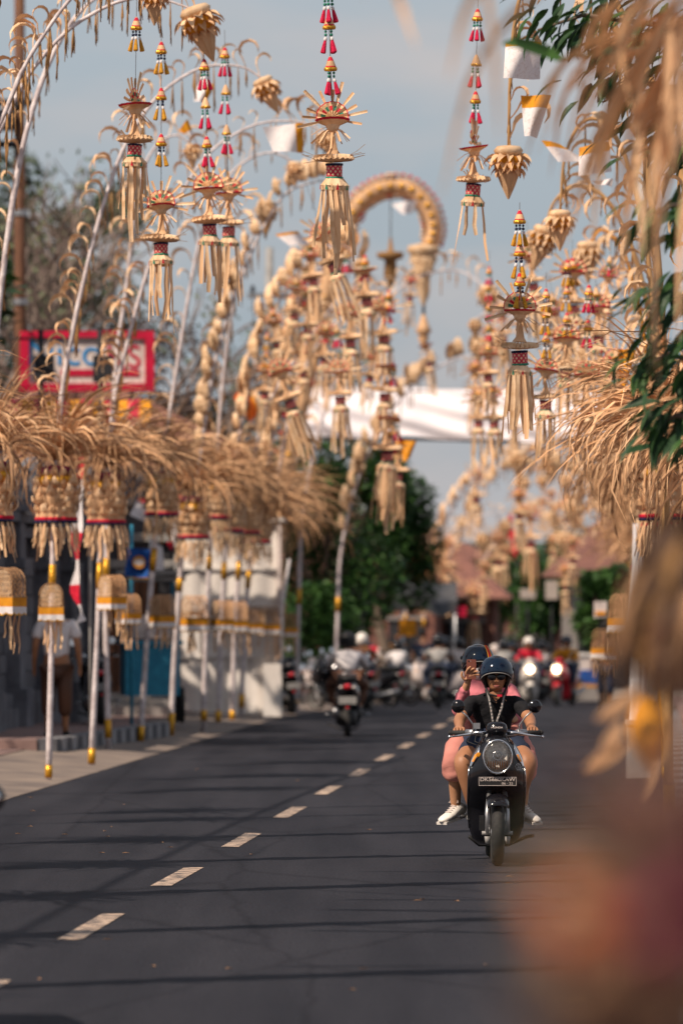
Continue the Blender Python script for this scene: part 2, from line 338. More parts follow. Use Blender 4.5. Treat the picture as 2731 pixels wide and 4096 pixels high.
# ------------------------------------------------------------------ ground and road
def strip(name, mats, X0, X1, ys, z, kind='structure', zf=None):
    m = MB(); vs = []
    for Y in ys:
        a, b = X0(Y) if callable(X0) else X0, X1(Y) if callable(X1) else X1
        vs += [road(a, Y, z if not zf else zf[0]), road(b, Y, z if not zf else zf[1])]
    m.add(vs, [(2*i, 2*i+1, 2*i+3, 2*i+2) for i in range(len(ys)-1)], 0, True); return m.obj(name, mats, kind=kind)
ys = [-30, 0] + list(range(20, 300, 4)) + [300, 420, 700, 1500]
strip('ground', M['earth'], -900, 900, ys, -.02)
strip('road', M['asphalt'], -5.85, .12, ys, 0)
strip('concrete_apron', M['concrete'], -7.2, -5.85, ys, 0, zf=(.10, .004))
strip('left_pavement', M['paver'], -13, -7.2, ys, .11)
strip('right_pavement', M['paver'], .42, 8, ys, .12)
m = MB(); k = 0; Y = 18.55
while Y < 175:
    for X in (-3.07,):
        a, b = road(X, Y, .004), road(X, Y+2.5, .004); j = (R.random()-.5)*.02
        m.add([(a.x-.065+j, a.y, a.z), (a.x+.065+j, a.y, a.z), (b.x+.065, b.y, b.z), (b.x-.065, b.y, b.z)], [(0, 1, 2, 3)])
    if len(m.f):
        o = m.obj('centre_line_dash', M['paint'], kind='structure'); m = MB()
    Y += 5.75
# right kerb
kr = None
kb = MB().box((0, 0, 0), (.30, .96, .15)).mesh('kerb_stone', M['kerbwhite']); kb2 = MB().box((0, 0, 0), (.30, .96, .15)).mesh('kerb_stone', M['kerbblack'])
rk = ob('right_kerb', None); rk['kind'] = 'structure'
for i in range(70):
    Y = 20 + i; ob('kerb_stone', kb if i % 2 else kb2, rk, road(.27, Y, .05), (0, 0, -.0543))
# raised kerb beside the left pavement: black and white blocks
lk = ob('left_kerb', None); lk['kind'] = 'structure'
kw = MB().box((0, 0, 0), (.24, .37, .27)).mesh('kerb_block', M['kerbwhite']); kd = MB().box((0, 0, 0), (.24, .37, .27)).mesh('kerb_block', M['kerbblack'])
for i in range(24):
    Y = 65.8 + i*.39; X = -6.95 + .055*(Y-65.8)
    ob('kerb_block', kw if i % 2 else kd, lk, road(X, Y, .09), (0, 0, -.0543-.05))
m = MB()
v = []
for Y in (65.6, 68, 70, 72, 75.2):
    v += [road(-13, Y, .215), road(-6.95+.055*(Y-65.8)-.11, Y, .215)]
m.add(v, [(2*i, 2*i+1, 2*i+3, 2*i+2) for i in range(4)] + [(0, 1, 1, 0)][:0]); a, b = road(-13, 65.6, .0), road(-7.07, 65.6, .0)
m.add([a, b, road(-7.07, 65.6, .215), road(-13, 65.6, .215)], [(0, 1, 2, 3)])
m.obj('raised_footpath', M['paver'], kind='structure')

# ------------------------------------------------------------------ shared pieces of the festive bamboo poles
def arc_leaf(a0, bend, Ln, w, twist, seed, n=7):
    r = random.Random(seed); p = Vector((0, 0, 0)); pts = [p.copy()]; a = a0; wob = (r.random()-.5)*.5; kk = r.randrange(2, n) if r.random() < .3 else -1
    for i in range(n):
        t = (i+.5)/n; a -= bend*(.35 + 1.3*t)/n
        if i == kk: a -= r.uniform(.4, 1.1)
        p = p + Vector((math.cos(a), wob*t, math.sin(a)))*(Ln/n); pts.append(p.copy())
    ws = [w*max(.12, math.sin(math.pi*min(1, .22+.78*(i/n)))**.8) if i < n else w*.08 for i in range(n+1)]
    return pts, ws, twist
LEAF = []
for i in range(22):
    a0 = rad(R.uniform(28, 84)); bend = rad(R.uniform(40, 128)); Ln = R.uniform(.75, 1.35)
    pts, ws, tw = arc_leaf(a0, bend, Ln, R.uniform(.012, .034), R.uniform(-1.4, 1.4), i)
    LEAF.append(MB().ribbon(pts, ws, (0, 1, 0), fold=R.uniform(0, .18), twist=tw).mesh('frond_leaf', M['dry'] if i % 3 else M['straw']))
def leaf_mass(n, seed, spread=1.0, wmul=1.0, wind=0, amin=20, amax=86, Lm=1.0, bd=(40, 135)):
    r = random.Random(seed); mb = MB()
    for i in range(n):
        a0 = rad(r.uniform(amin, amax)); bend = rad(r.uniform(*bd)); Ln = r.uniform(.6, 1.3)*spread*Lm
        pts, ws, tw = arc_leaf(a0, bend, Ln, r.uniform(.010, .024)*wmul, r.uniform(-1.8, 1.8), seed*1000+i, 6)
        az = r.uniform(0, 6.283)
        mt = Matrix.Rotation(az, 4, 'Z')
        q = [mt @ p + Vector((wind*(p.length**2), 0, 0)) for p in pts]
        mb.ribbon(q, ws, mt @ Vector((0, 1, 0)), mi=r.choice((0, 0, 1)), twist=tw)
    return mb.mesh('frond_mass', [M['dry'], M['straw']])
MASS = {}
def mass(n, seed, **k):
    key = (n, seed % 4, tuple(k.items()))
    if key not in MASS: MASS[key] = leaf_mass(n, seed % 4 + 11, **k)
    return MASS[key]
# petals and strips
def bent(Ln, w, bend, n=4, mt='straw', prof=None, name='petal', fold=.12):
    p = Vector((0, 0, 0)); a = 0; pts = [p.copy()]
    for i in range(n): a += bend/n; p = p + Vector((math.cos(a), 0, math.sin(a)))*(Ln/n); pts.append(p.copy())
    prof = prof or [.55, 1, .95, .6, .05]
    return MB().ribbon(pts, [w*q for q in prof], (0, 1, 0), fold=fold).mesh(name, M[mt])
PETAL = [bent(.16, .10, rad(120), name='petal', mt=q) for q in ('straw2', 'straw')]
PETDOWN = [bent(.125, .062, rad(-55), name='petal', mt='straw2', fold=.3, prof=[.7, 1, .9, .5, .05]), bent(.10, .055, rad(-75), name='petal', mt='straw', fold=.3, prof=[.7, 1, .9, .5, .05])]
FRINGE = []
for i in range(5):
    Ln = (.20, .25, .30, .34, .22)[i]; j = (i-2)*.02
    FRINGE.append(MB().ribbon([(0, 0, 0), (.02, j*.3, -Ln*.4), (.01, j*.8, -Ln*.75), (.025, j, -Ln)], [.022, .028, .026, .018], (0, 1, 0), fold=.15, twist=(i-2)*.3).mesh('fringe_strip', M['straw'] if i % 2 else M['straw2']))
CURL = []
for i in range(5):
    r = random.Random(40+i); p = Vector((0, 0, 0)); pts = [p.copy()]; a = rad(r.uniform(35, 65))
    for q in range(9):
        a += rad(8) if q < 3 else -rad(r.uniform(22, 40)); p = p + Vector((math.cos(a), (r.random()-.5)*.1, math.sin(a)))*.034; pts.append(p.copy())
    mb = MB().ribbon(pts, [.014, .014, .018, .028, .044, .056, .052, .036, .02, .004], (0, 1, 0), fold=.3, twist=r.uniform(-.5, .5))
    CURL.append(mb.mesh('leaf_curl', M['straw' if i % 2 else 'straw2']))
SPIKE = []
for i in range(4):
    r = random.Random(70+i); Ln = (.22, .30, .38, .46)[i]; mb = MB()
    for s in range(3):
        mb.tube([(0, 0, 0), (r.uniform(-.01, .01), r.uniform(-.01, .01), -Ln*.5), (r.uniform(-.02, .02), r.uniform(-.02, .02), -Ln*r.uniform(.8, 1))], [.004, .009, .003], 4)
    SPIKE.append(mb.mesh('seed_tassel', M['dry2']))
def cup(r):  # a cupped leaf clump for thick poles
    return bent(.17*r, .12*r, rad(100), name='leaf_cup', mt='straw2', fold=.25, prof=[.7, 1, 1, .85, .3])
CUP = [cup(1), cup(1.3)]

def bell(root, c, detail, s=1.0, seed=0):
    """red collar, gold drum, three rings of petals, woven drum, printed band, fringe"""
    r = random.Random(seed)
    b = MB(); b.lathe([(.06, .02), (.14, 0), (.15, -.06), (.13, -.07)], 20, 0, pleat=.05)
    b.obj('collar', M['magenta'], root, loc=c, sc=s)
    b = MB(); b.lathe([(.13, -.07), (.19, -.10), (.20, -.17), (.16, -.19)], 20, 0).lathe([(.15, -.19), (.21, -.24), (.22, -.34), (.19, -.40)], 20, 1).lathe([(.19, -.40), (.20, -.52)], 24, 1, pleat=.06, sm=False)
    b.obj('woven_drum', [M['gold'], M['straw']], root, loc=c, sc=s)
    b = MB(); b.lathe([(.205, -.50), (.215, -.505), (.215, -.53), (.205, -.535)], 24, 0).lathe([(.21, -.535), (.218, -.54), (.218, -.555), (.2, -.56)], 24, 1)
    b.obj('printed_band', [M['red'], M['navy']], root, loc=c, sc=s)
    rings = ((-.10, .15, 12, 0), (-.20, .19, 14, 1), (-.29, .20, 14, 0), (-.38, .19, 15, 1), (-.47, .185, 15, 0))
    jo = MB()
    for z, q, n, t in rings:
        for k in range(n):
            a = 2*math.pi*k/n + t*.2 + r.uniform(-.1, .1)
            me = (PETAL)[k % 2]; lo = Vector((math.cos(a)*q, math.sin(a)*q, z))
            if detail >= 2: ob('petal', me, root, c + lo*s, (0, r.uniform(-.3, .3), a), s*r.uniform(.65, 1.15))
            else:
                mm = Matrix.Translation(lo) @ Matrix.Rotation(a, 4, 'Z'); jo.add([mm @ v.co for v in me.vertices], [tuple(p.vertices) for p in me.polygons], 0)
    nf = 36
    for k in range(nf):
        a = 2*math.pi*k/nf + r.uniform(-.05, .05); me = FRINGE[r.randrange(5)]; lo = Vector((math.cos(a)*.2, math.sin(a)*.2, -.55 - (k % 2)*.05))
        if detail >= 2: ob('fringe_strip', me, root, c + lo*s, (0, r.uniform(-.12, .05), a), s)
        else:
            mm = Matrix.Translation(lo) @ Matrix.Rotation(a, 4, 'Z'); jo.add([mm @ v.co for v in me.vertices], [tuple(p.vertices) for p in me.polygons], 0)
    if detail < 2: jo.obj('petals_and_fringe', M['straw2'], root, loc=c, sc=s, kind='stuff')

def lotus(root, c, rot, detail, s=1.0, mt='straw2'):
    """pillow, two rings of petals, drum and pleated cone that end a pole; local -z is down the cone"""
    E = Euler(rot).to_matrix().to_4x4(); T = Matrix.Translation(c) @ E @ Matrix.Scale(s, 4)
    b = MB(); b.lathe([(.0, .06), (.045, .085), (.09, .078), (.115, .045), (.10, .012), (.05, -.01)], 20, 0, pleat=.06)
    r_ = random.Random(int(c.x*1000)); p = b.obj('pillow', M['straw2'], root, loc=c, rot=rot, sc=s)
    b = MB(); b.lathe([(.09, 0), (.12, -.03), (.10, -.10), (.07, -.12)], 18, 0, pleat=.05).lathe([(.065, -.115), (.078, -.14), (.045, -.24), (.006, -.34)], 18, 1, pleat=.2, sm=False)
    b.obj('pleated_cone', [M['ochre'], M['straw']], root, loc=c, rot=rot, sc=s)
    jo = MB()
    for z, q, n, me in ((.0, .08, 13, PETDOWN[0]), (-.05, .08, 15, PETDOWN[1]), (-.10, .06, 11, PETDOWN[1])):
        for k in range(n):
            a = 2*math.pi*k/n + z*4; lo = Vector((math.cos(a)*q, math.sin(a)*q, z))
            mm = T @ Matrix.Translation(lo) @ Matrix.Rotation(a, 4, 'Z')
            if detail >= 2:
                o = ob('petal', me, root); o.matrix_basis = mm @ Euler((r_.uniform(-.25, .25), r_.uniform(-.25, .2), r_.uniform(-.12, .12))).to_matrix().to_4x4() @ Matrix.Scale(r_.uniform(.85, 1.2), 4)
            else: jo.add([mm @ v.co for v in me.vertices], [tuple(p.vertices) for p in me.polygons], 0)
    if detail < 2: jo.obj('petal_ring', M['straw2'], root)

WRAPB = {}
def penjor(pts, label, group, crown=3.1, leaves=90, fill=220, detail=2, wrap='wrap', curl=1.0, step=.20, droop=0.0, bd=(40, 135), bs=1.0, lot=1.0, cups=0, bells=True, spread=1.0, wind=.0, tiprot=(0, 0, 0), lotus_at=True, seed=1, lz=None, wmul=1.0, r0=.038, banded=True):
    r = random.Random(seed); P = spline(pts, 34); base = P[0].copy()
    root = thing('penjor', label, 'bamboo pole', base, group=group)
    Q = [p - base for p in P]; N = len(Q)
    rr = [r0*(1-.72*(i/(N-1)))*r.uniform(.93, 1.07) for i in range(N)]
    MB().tube(Q, rr, 8).obj('pole', M[wrap], root)
    def pz(z):
        for i in range(N-1):
            if Q[i].z <= z <= Q[i+1].z: t = (z-Q[i].z)/max(1e-6, Q[i+1].z-Q[i].z); return Q[i].lerp(Q[i+1], t), rr[i]
        return Q[-1], rr[-1]
    if banded:
        fh = r.uniform(.16, .42)
        for z0, z1 in ((.04 if seed % 3 else .18, fh), (crown-1.25, crown-1.25+r.uniform(.15, .3))):
            a, q = pz(z0); b, _ = pz(z1)
            if z0 > 0: MB().tube([a, a.lerp(b, .5), b], [q+.006, q+.009, q+.006], 10).obj('gold_band', M['gold'], root)
        a, q = pz(.0); b, _ = pz(.04+.0); 
    c, _ = pz(crown)
    if bells: bell(root, c, detail, s=bs, seed=seed)
    dirn = (Q[-1]-Q[0]); 
    if fill: ob('frond_mass', mass(fill, seed, spread=spread, wind=wind, wmul=wmul, bd=bd), root, c + Vector((0, 0, .06)), (0, 0, r.uniform(0, 6)), (1, 1, r.uniform(.9, 1.1)), kind='stuff')
    for i in range(leaves):
        ob('frond_leaf', LEAF[r.randrange(22)], root, c + Vector((r.uniform(-.05, .05), r.uniform(-.05, .05), .08)), (0, r.uniform(-.22, .12) + droop*r.random(), r.uniform(0, 6.283)), r.uniform(.75, 1.15)*spread)
    # curled leaves and seed tassels along the upper pole
    L_ = 0; nxt = step; side = 1; jo = MB()
    for i in range(1, N):
        seg = (Q[i]-Q[i-1]).length
        if Q[i].z < crown + .35 and i < N*.6: continue
        L_ += seg
        while L_ > nxt:
            t = (Q[i]-Q[i-1]).normalized(); p = Q[i-1].lerp(Q[i], 1-(L_-nxt)/seg); nxt += step*r.uniform(.45, 1.6)
            out = Vector((-t.z, 0, t.x)) * (1 if t.z >= 0 or True else -1)
            if cups:
                for q in range(2):
                    az = math.atan2(out.y, out.x) + r.uniform(-.5, .5); me = CUP[r.randrange(2)]; pos = p + out.normalized()*.05
                    if detail >= 2: ob('leaf_cup', me, root, pos, (0, r.uniform(-.7, -.2), az+q*.5), curl*r.uniform(.8, 1.2)*1.3)
                    else:
                        mm = Matrix.Translation(pos) @ Euler((0, r.uniform(-.7, -.2), az+q*.5)).to_matrix().to_4x4() @ Matrix.Scale(curl*r.uniform(.9, 1.4)*1.3, 4)
                        jo.add([mm @ v.co for v in me.vertices], [tuple(f.vertices) for f in me.polygons], 0)
            else:
                tilt = -math.asin(max(-1, min(1, out.normalized().z)))*.7
                az = (math.pi if out.x < 0 else 0) + r.uniform(-.8, .8); me = CURL[r.randrange(5)]
                if detail >= 1: ob('leaf_curl', me, root, p, (0, tilt, az), curl*r.uniform(.8, 1.75))
                else:
                    mm = Matrix.Translation(p) @ Euler((0, tilt, az)).to_matrix().to_4x4() @ Matrix.Scale(curl*1.2, 4)
                    jo.add([mm @ v.co for v in me.vertices], [tuple(f.vertices) for f in me.polygons], 0)
            if r.random() < .8:
                me = SPIKE[r.randrange(4)]
                if detail >= 1: ob('seed_tassel', me, root, p, (0, 0, r.uniform(0, 6)), r.uniform(.7, 1.2))
                else:
                    mm = Matrix.Translation(p); jo.add([mm @ v.co for v in me.vertices], [tuple(f.vertices) for f in me.polygons], 1)
    if jo.f: jo.obj('leaf_trim', [M['straw2'], M['dry2']], root, kind='stuff')
    if lotus_at: lotus(root, Q[-1] - Vector((0, 0, .05)), tiprot, detail, lot*(.74 if detail >= 1 else .9))
    return root, P

# woven offering basket with cloth, tied to a pole
def basket_mesh():
    mb = MB(); r, Ln, Hs = .15, .26, .15
    def P(u, v):   # u along arch 0..1, v along depth
        tot = Hs*2 + math.pi*r; d = u*tot
        if d < Hs: return Vector((-r, v*Ln, d))
        if d > Hs + math.pi*r: return Vector((r, v*Ln, tot-d))
        a = math.pi - (d-Hs)/r; return Vector((math.cos(a)*r, v*Ln, Hs + math.sin(a)*r))
    n = 26
    n = 15
    for k in range(-7, n+1):     # two diagonal sets and hoops
        for sg in (1, -1):
            pts = []
            for q in range(10):
                v = q/9; u = (k/n + (v*.46 if sg > 0 else (1-v)*.46))
                if 0 <= u <= 1: pts.append(P(u, v))
            if len(pts) > 1:
                c = Vector((0, Ln/2, .12))
                mb.ribbon(pts, .0055, pts[0].cross(Vector((0, 1, 0))).normalized().cross(Vector((0, 1, 0))) if False else (0, 1, 0) if False else Vector((.3, 1, .3)), 0)
    for v in (0, .33, .66, 1):
        mb.tube([P(u/16, v) for u in range(17)], .0055 if 0 < v < 1 else .009, 4, 0, cap=False)
    # back lattice
    for k in range(-5, 9):
        for sg in (1, -1):
            x0 = -r + k*.05
            pts = [Vector((x0 + sg*t*.04 + (0 if sg > 0 else .1), Ln, t*.05)) for t in range(7)]
            pts = [p for p in pts if abs(p.x) < r and (p.z < Hs or math.hypot(p.x, p.z-Hs) < r)]
            if len(pts) > 1: mb.ribbon(pts, .007, (1, 0, 0), 0)
    return mb.mesh('woven_basket', M['dry'])
BASK = basket_mesh()
bl = MB()
for k in range(-7, 12):
    for sg in (1, -1):
        pts = []
        for t in range(12):
            z = t*.028; x = -.15 + k*.035 + (sg*t*.02 if sg > 0 else .12 - t*.02)
            if abs(x) < .145 and (z < .16 or math.hypot(x, z-.16) < .147): pts.append((x, 0, z))
        if len(pts) > 1: bl.ribbon(pts, .008, (1, 0, 0), 0)
for z in (.03, .09, .15, .21, .26):
    w = .145 if z < .16 else math.sqrt(max(0, .147**2-(z-.16)**2)); bl.ribbon([(-w, .003, z), (0, .004, z), (w, .003, z)], .008, (0, 0, 1), 0)
BFACE = bl.mesh('basket_lattice', M['straw2'])
def cloth_skirt(r=.16, Ln=.29):
    mb = MB(); ring = []
    for k in range(33):
        u = k/32*4
        x, y = ((-r + 2*r*u, -.015), (r, -.015+(u-1)*Ln), (r-2*r*(u-2), Ln-.015), (-r, Ln-.015-(u-3)*Ln))[min(3, int(u))]
        ring.append((x, y))
    for k in range(32):
        (x0, y0), (x1, y1) = ring[k], ring[k+1]
        def w(k, z): return 1 + (.05*math.sin(k*1.9) + .03)*(-z/.2)
        cx, cy = 0, Ln/2-.015
        def pt(x, y, kk, z): q = w(kk % 32, z); return (cx+(x-cx)*q, cy+(y-cy)*q, z + (.012*math.sin(kk*2.3) if z < -.15 else 0))
        for z0, z1, mi in ((0, -.11, 0), (-.11, -.18, 1), (-.18, -.195, 2)):
            mb.add([pt(x0, y0, k, z0), pt(x1, y1, k+1, z0), pt(x1, y1, k+1, z1), pt(x0, y0, k, z1)], [(0, 1, 2, 3)], mi, True)
    return mb.mesh('cloth_skirt', [M['ochre'], M['white'], M['gold']])
SKIRT = cloth_skirt()
SHELF = MB().box((0, .13, -.006), (.34, .30, .012)).mesh('shelf', M['bamboo'])
def offering(pos, rot, label, group, s=1.0, streamers=True, seed=0):
    r = random.Random(seed); root = thing('offering_basket', label, 'offering basket', pos, (0, 0, rot), group, s)
    ob('woven_basket', BASK, root); ob('basket_lattice', BFACE, root, (0, -.002, 0)); ob('shelf', SHELF, root); ob('cloth_skirt', SKIRT, root)
    if streamers:
        for k in range(7):
            ob('palm_streamer', FRINGE[r.randrange(5)], root, (r.uniform(-.14, .14), .02 + r.uniform(0, .3), -.2), (0, 0, r.uniform(0, 6)), 1.2)
    return root

# hanging palm-leaf ornament ----------------------------------------------------------------------
def pleat_ring():
    mb = MB(); n = 22
    for k in range(n):
        a = 2*math.pi*k/n; mm = Matrix.Rotation(a, 4, 'Z') @ Matrix.Translation((.085, 0, 0))
        mb.add([(-.03, -.014, -.018), (-.03, .014, -.018), (.03, -.016, -.012), (.03, .016, -.012), (-.02, 0, .028), (.035, 0, .022), (.045, 0, -.002)], [(0, 2, 6, 5, 4), (1, 4, 5, 6, 3), (0, 4, 1), (0, 1, 3, 2), (2, 3, 6)], 0, False, mm)
    mb.lathe([(.055, -.02), (.05, .02)], 16, 0)
    return mb.mesh('pleated_ring', M['straw2'])
S_RING = pleat_ring()
def fan_disc():
    mb = MB(); n = 16
    def P(r, a, k): return (math.cos(a)*r, (.006 if k % 2 else -.006) - r*.05, math.sin(a)*r)
    for k in range(n):
        a0, a1 = math.pi*(k/n*1.1-.05), math.pi*((k+1)/n*1.1-.05)
        for q, (r0, r1, mi) in enumerate(((0, .035, 0), (.035, .06, (1, 0, 2, 0)[k % 4]), (.06, .078, 0), (.078, .083, 1))):
            mb.add([P(r0, a0, k), P(r1, a0, k), P(r1, a1, k+1), P(r0, a1, k+1)], [(0, 1, 2, 3)], mi)
    return mb.mesh('fan_disc', [M['straw2'], M['red'], M['green']])
S_FAN = fan_disc()
S_COLLAR = MB().lathe([(.02, .015), (.07, .02), (.105, .028), (.118, .03), (.105, .016), (.05, -.01), (.03, -.05), (.008, -.075)], 26, 0, pleat=.05, sm=False, ms=[0, 0, 0, 1, 0, 0, 0]).mesh('scalloped_collar', [M['straw2'], M['red']])
S_STEM = MB().lathe([(.006, .15), (.018, .10), (.03, .05), (.05, .02)], 10, 0, pleat=.15, sm=False).mesh('stem', M['straw'])
S_NECK = MB().lathe([(.052, .04), (.055, .035), (.055, -.035), (.052, -.04)], 20, 0).mesh('printed_neck', M['neck'])
S_TRIM = MB().lathe([(.053, .052), (.058, .05), (.058, .038), (.053, .036)], 20, 0).lathe([(.053, -.036), (.058, -.038), (.058, -.05), (.053, -.052)], 20, 1).mesh('neck_trim', [M['navy'], M['green']])
def crown_band():
    mb = MB(); n = 16; mb.lathe([(.088, -.03), (.092, 0)], n, 0).lathe([(.055, .045), (.09, .0)], n, 0, pleat=.1, sm=False)
    for k in range(n):
        a = 2*math.pi*(k+.5)/n; mm = Matrix.Rotation(a, 4, 'Z') @ Matrix.Translation((.096, 0, -.028)); mb.add([(0, -.010, 0), (0, .010, 0), (.002, 0, .045)], [(0, 1, 2)], (1, 0, 2, 0)[k % 4], False, mm)
    return mb.mesh('crown_band', [M['straw2'], M['red'], M['green']])
S_BAND = crown_band()
S_RAY = [MB().ribbon([(.09, 0, 0), (.16, .004, 0), (Ln*1.08, 0, .0)], [.012, w*1.35, w*1.25], (0, .35, 1), fold=.2).mesh('ray', M['straw2' if i % 2 else 'straw']) for i, (Ln, w) in enumerate(((.20, .016), (.235, .018), (.18, .020)))]
S_SKIRT = [MB().ribbon([(.015, 0, 0), (.07, 0, -.02-.01*i), (.13+.01*i, 0, -.07-.02*i)], [.010, .018, .02], (0, 1, 0), fold=.2, twist=i*.3).mesh('splayed_strip', M['straw2' if i % 2 else 'straw']) for i in range(3)]
S_WING = [MB().ribbon([(.08, 0, 0), (.15, 0, .012*i), (.21, 0, .03*i)], [.010, .012, .013], (0, 1, 0), fold=.2).mesh('wing_strip', M['straw2']) for i in range(3)]
S_STR = []
for i in range(8):
    r = random.Random(i+3); Ln = (.30, .38, .43, .46, .50, .36, .41, .25)[i]; tw = r.uniform(-1.0, 1.0); dx = r.uniform(-.01, .04)
    S_STR.append(MB().ribbon([(0, 0, 0), (dx*.3, r.uniform(-.004, .004), -Ln*.33), (dx*.7, r.uniform(-.01, .01), -Ln*.66), (dx, r.uniform(-.015, .015), -Ln)], [.024, .033, .035, .028], (0, 1, 0), fold=.12, twist=tw).mesh('streamer', M['straw2'] if i % 3 else M['straw']))
T_CAP = MB().lathe([(.004, .075), (.010, .07), (.022, .045), (.034, .012), (.036, 0)], 12, 0).lathe([(.037, .004), (.039, -.002), (.036, -.012)], 16, 1, pleat=.1, sm=False).mesh('tassel_cap', [M['straw'], M['gold']])
T_CAPR = MB().lathe([(.004, .075), (.010, .07), (.022, .045), (.034, .012), (.036, 0)], 12, 0, ms=[0, 2, 0, 2]).lathe([(.037, .004), (.040, -.008), (.036, -.020)], 18, 1, pleat=.12, sm=False).mesh('tassel_cap', [M['straw'], M['gold'], M['red']])
def tuftm(c):
    return MB().lathe([(.003, .0), (.010, -.004), (.012, -.018), (.009, -.024)], 8, 1).lathe([(.007, -.02), (.011, -.05), (.016, -.10), (.012, -.108)], 10, 0, pleat=.2, sm=False).mesh('tuft', [M[c], M['white']])
T_TUFT = {'r': tuftm('tuftred'), 'y': tuftm('tuftyel')}
def bead(c1, c2): return MB().tube([(0, 0, 0), (0, 0, -.07)], .0015, 3, 1).ell((0, 0, -.028), (.009, .009, .009), 7, 5, 0).ell((0, 0, -.05), (.012, .008, .010), 7, 5, 0).mesh('bead_string', [M[c1], M['string']])
T_BEAD = {'r': bead('green', 'x'), 'y': bead('navy', 'x')}
def tassel(root, z, col, ang=0, s=1, x=0):
    c = ob('tassel', T_CAP if col == 'r' and (int(z*10) % 2) else T_CAPR, root, (x, 0, z), (0, 0, ang), s)
    for k in range(3):
        a = k*2.094+.5; p = (math.cos(a)*.027, math.sin(a)*.02, -.005); ob('bead_string', T_BEAD[col], c, p); ob('tuft', T_TUFT[col], c, (p[0], p[1], -.068), (0, -.22, a))
def hang_at(v, label, **k): return hanging(MID + v.x/v.y*F, HOR - (v.z-EYE)/v.y*F, v.y, label, **k)
def hanging(px, py, Y, label, group='hanging palm-leaf ornaments', top=None, tas=(), col='r', s=1.0, yaw=0.0, lean=0.0, ns=12, fan=True, seed=0, wings=5, skirt=True, tasx=0):
    """py is the pleated ring's height in the picture; top where the string ends; tas the heights of the tassel caps"""
    r = random.Random(seed+500); k = F/Y
    root = thing('hanging_ornament', label, 'palm ornament', at(px, py, Y), (0, lean, 0), group)
    body = s; lean = lean + r.uniform(-.05, .05); root.rotation_euler = (r.uniform(-.04, .04), lean, 0)
    def Z(y): return (py-y)/k
    def A(nm, me, p, rot=(0, 0, 0), q=1.0): return ob(nm, me, root, Vector(p)*body, Euler((rot[0]+r.uniform(-.07, .07), rot[1]+r.uniform(-.07, .07), rot[2])), body*q*r.uniform(.93, 1.07))
    A('pleated_ring', S_RING, (0, 0, 0), (0, 0, yaw), 1.12); A('stem', S_STEM, (0, 0, .01), (0, 0, yaw))
    A('printed_neck', S_NECK, (0, 0, -.085), (0, 0, yaw)); A('neck_trim', S_TRIM, (0, 0, -.085)); A('crown_band', S_BAND, (0, 0, -.18), (0, 0, yaw))
    for q in range(wings):
        for sd in (0, math.pi): A('wing_strip', S_WING[q % 3], (0, 0, 0), (0, r.uniform(-.2, .1), yaw + sd + (q-wings/2)*.13))
    A('scalloped_collar', S_COLLAR, (0, 0, .235), (r.uniform(-.1, .1), r.uniform(-.1, .1), yaw))
    if skirt:
        for q in range(11): A('splayed_strip', S_SKIRT[q % 3], (0, 0, .215), (0, r.uniform(-.1, .35), yaw + q*.571))
    if fan:
        A('fan_disc', S_FAN, (0, -.014, .28), (rad(-12), 0, yaw), 1.4)
        for q in range(11):
            a = math.pi*(q/10*1.16-.08); A('ray', S_RAY[q % 3], (0, 0, .268), Euler((0, -a, 0)).to_matrix().to_euler() if not yaw else (Matrix.Rotation(yaw, 3, 'Z') @ Matrix.Rotation(-a, 3, 'Y')).to_euler())
    for q in range(ns):
        a = 2*math.pi*(q+r.random()*.4)/ns; A('streamer', S_STR[r.randrange(8)], (math.cos(a)*.088, math.sin(a)*.088, -.205), (0, r.uniform(-.06, .05), a), r.uniform(.9, 1.12))
    zt = Z(top) if top is not None else .45*s
    MB().tube([(0, 0, .27*s), (tasx, 0, zt)], .0022, 4).obj('string', M['string'], root)
    for i, y in enumerate(tas): tassel(root, Z(y)-.075*s, col, i*.7, s*1.05, tasx*(Z(y)/max(zt, .1)))
    return root

# ------------------------------------------------------------------ left side: wall, shrine, shop, booth
def stone_wall():
    root = thing('temple_wall', 'dark weathered stone temple wall with pilasters behind the left pavement', 'stone wall', road(-8.4, 66, .1), (0, 0, -.0543))
    mb = MB(); Lw = 17.0
    mb.box((0, Lw/2, .18), (.75, Lw, .36)).box((0, Lw/2, .45), (.6, Lw, .18)).box((0, Lw/2, 2.62), (.62, Lw, .14)).box((0, Lw/2, 2.79), (.78, Lw, .12)).box((-.06, Lw/2, 1.55), (.34, Lw, 2.1))
    mb.obj('wall_body', M['stone'], root)
    r = random.Random(3); st = [MB().box((0, 0, 0), (.10, w, .235)).mesh('stone_block', M['stone']) for w in (.44, .52, .37)]
    for row in range(7):
        y = .1 + (row % 2)*.22
        while y < Lw:
            k = r.randrange(3); w = (.44, .52, .37)[k]
            ob('stone_block', st[k], root, (.15 + r.uniform(-.012, .012), y+w/2, .67+row*.25)); y += w+.03
    pm = MB(); pm.box((0, 0, 1.5), (.5, .62, 2.9)).box((0, 0, .3), (.7, .82, .6)).box((0, 0, 2.2), (.62, .74, .12)).box((0, 0, 2.95), (.75, .9, .16)).box((0, 0, 3.12), (.6, .72, .18)).box((0, 0, 3.3), (.42, .5, .2)).lathe([(.2, 3.4), (.22, 3.5), (.1, 3.62), (.02, 3.8)], 8)
    pm = pm.mesh('pilaster', M['stone'])
    for i in range(6): ob('pilaster', pm, root, (.12, .4+i*3.25, 0))
stone_wall()
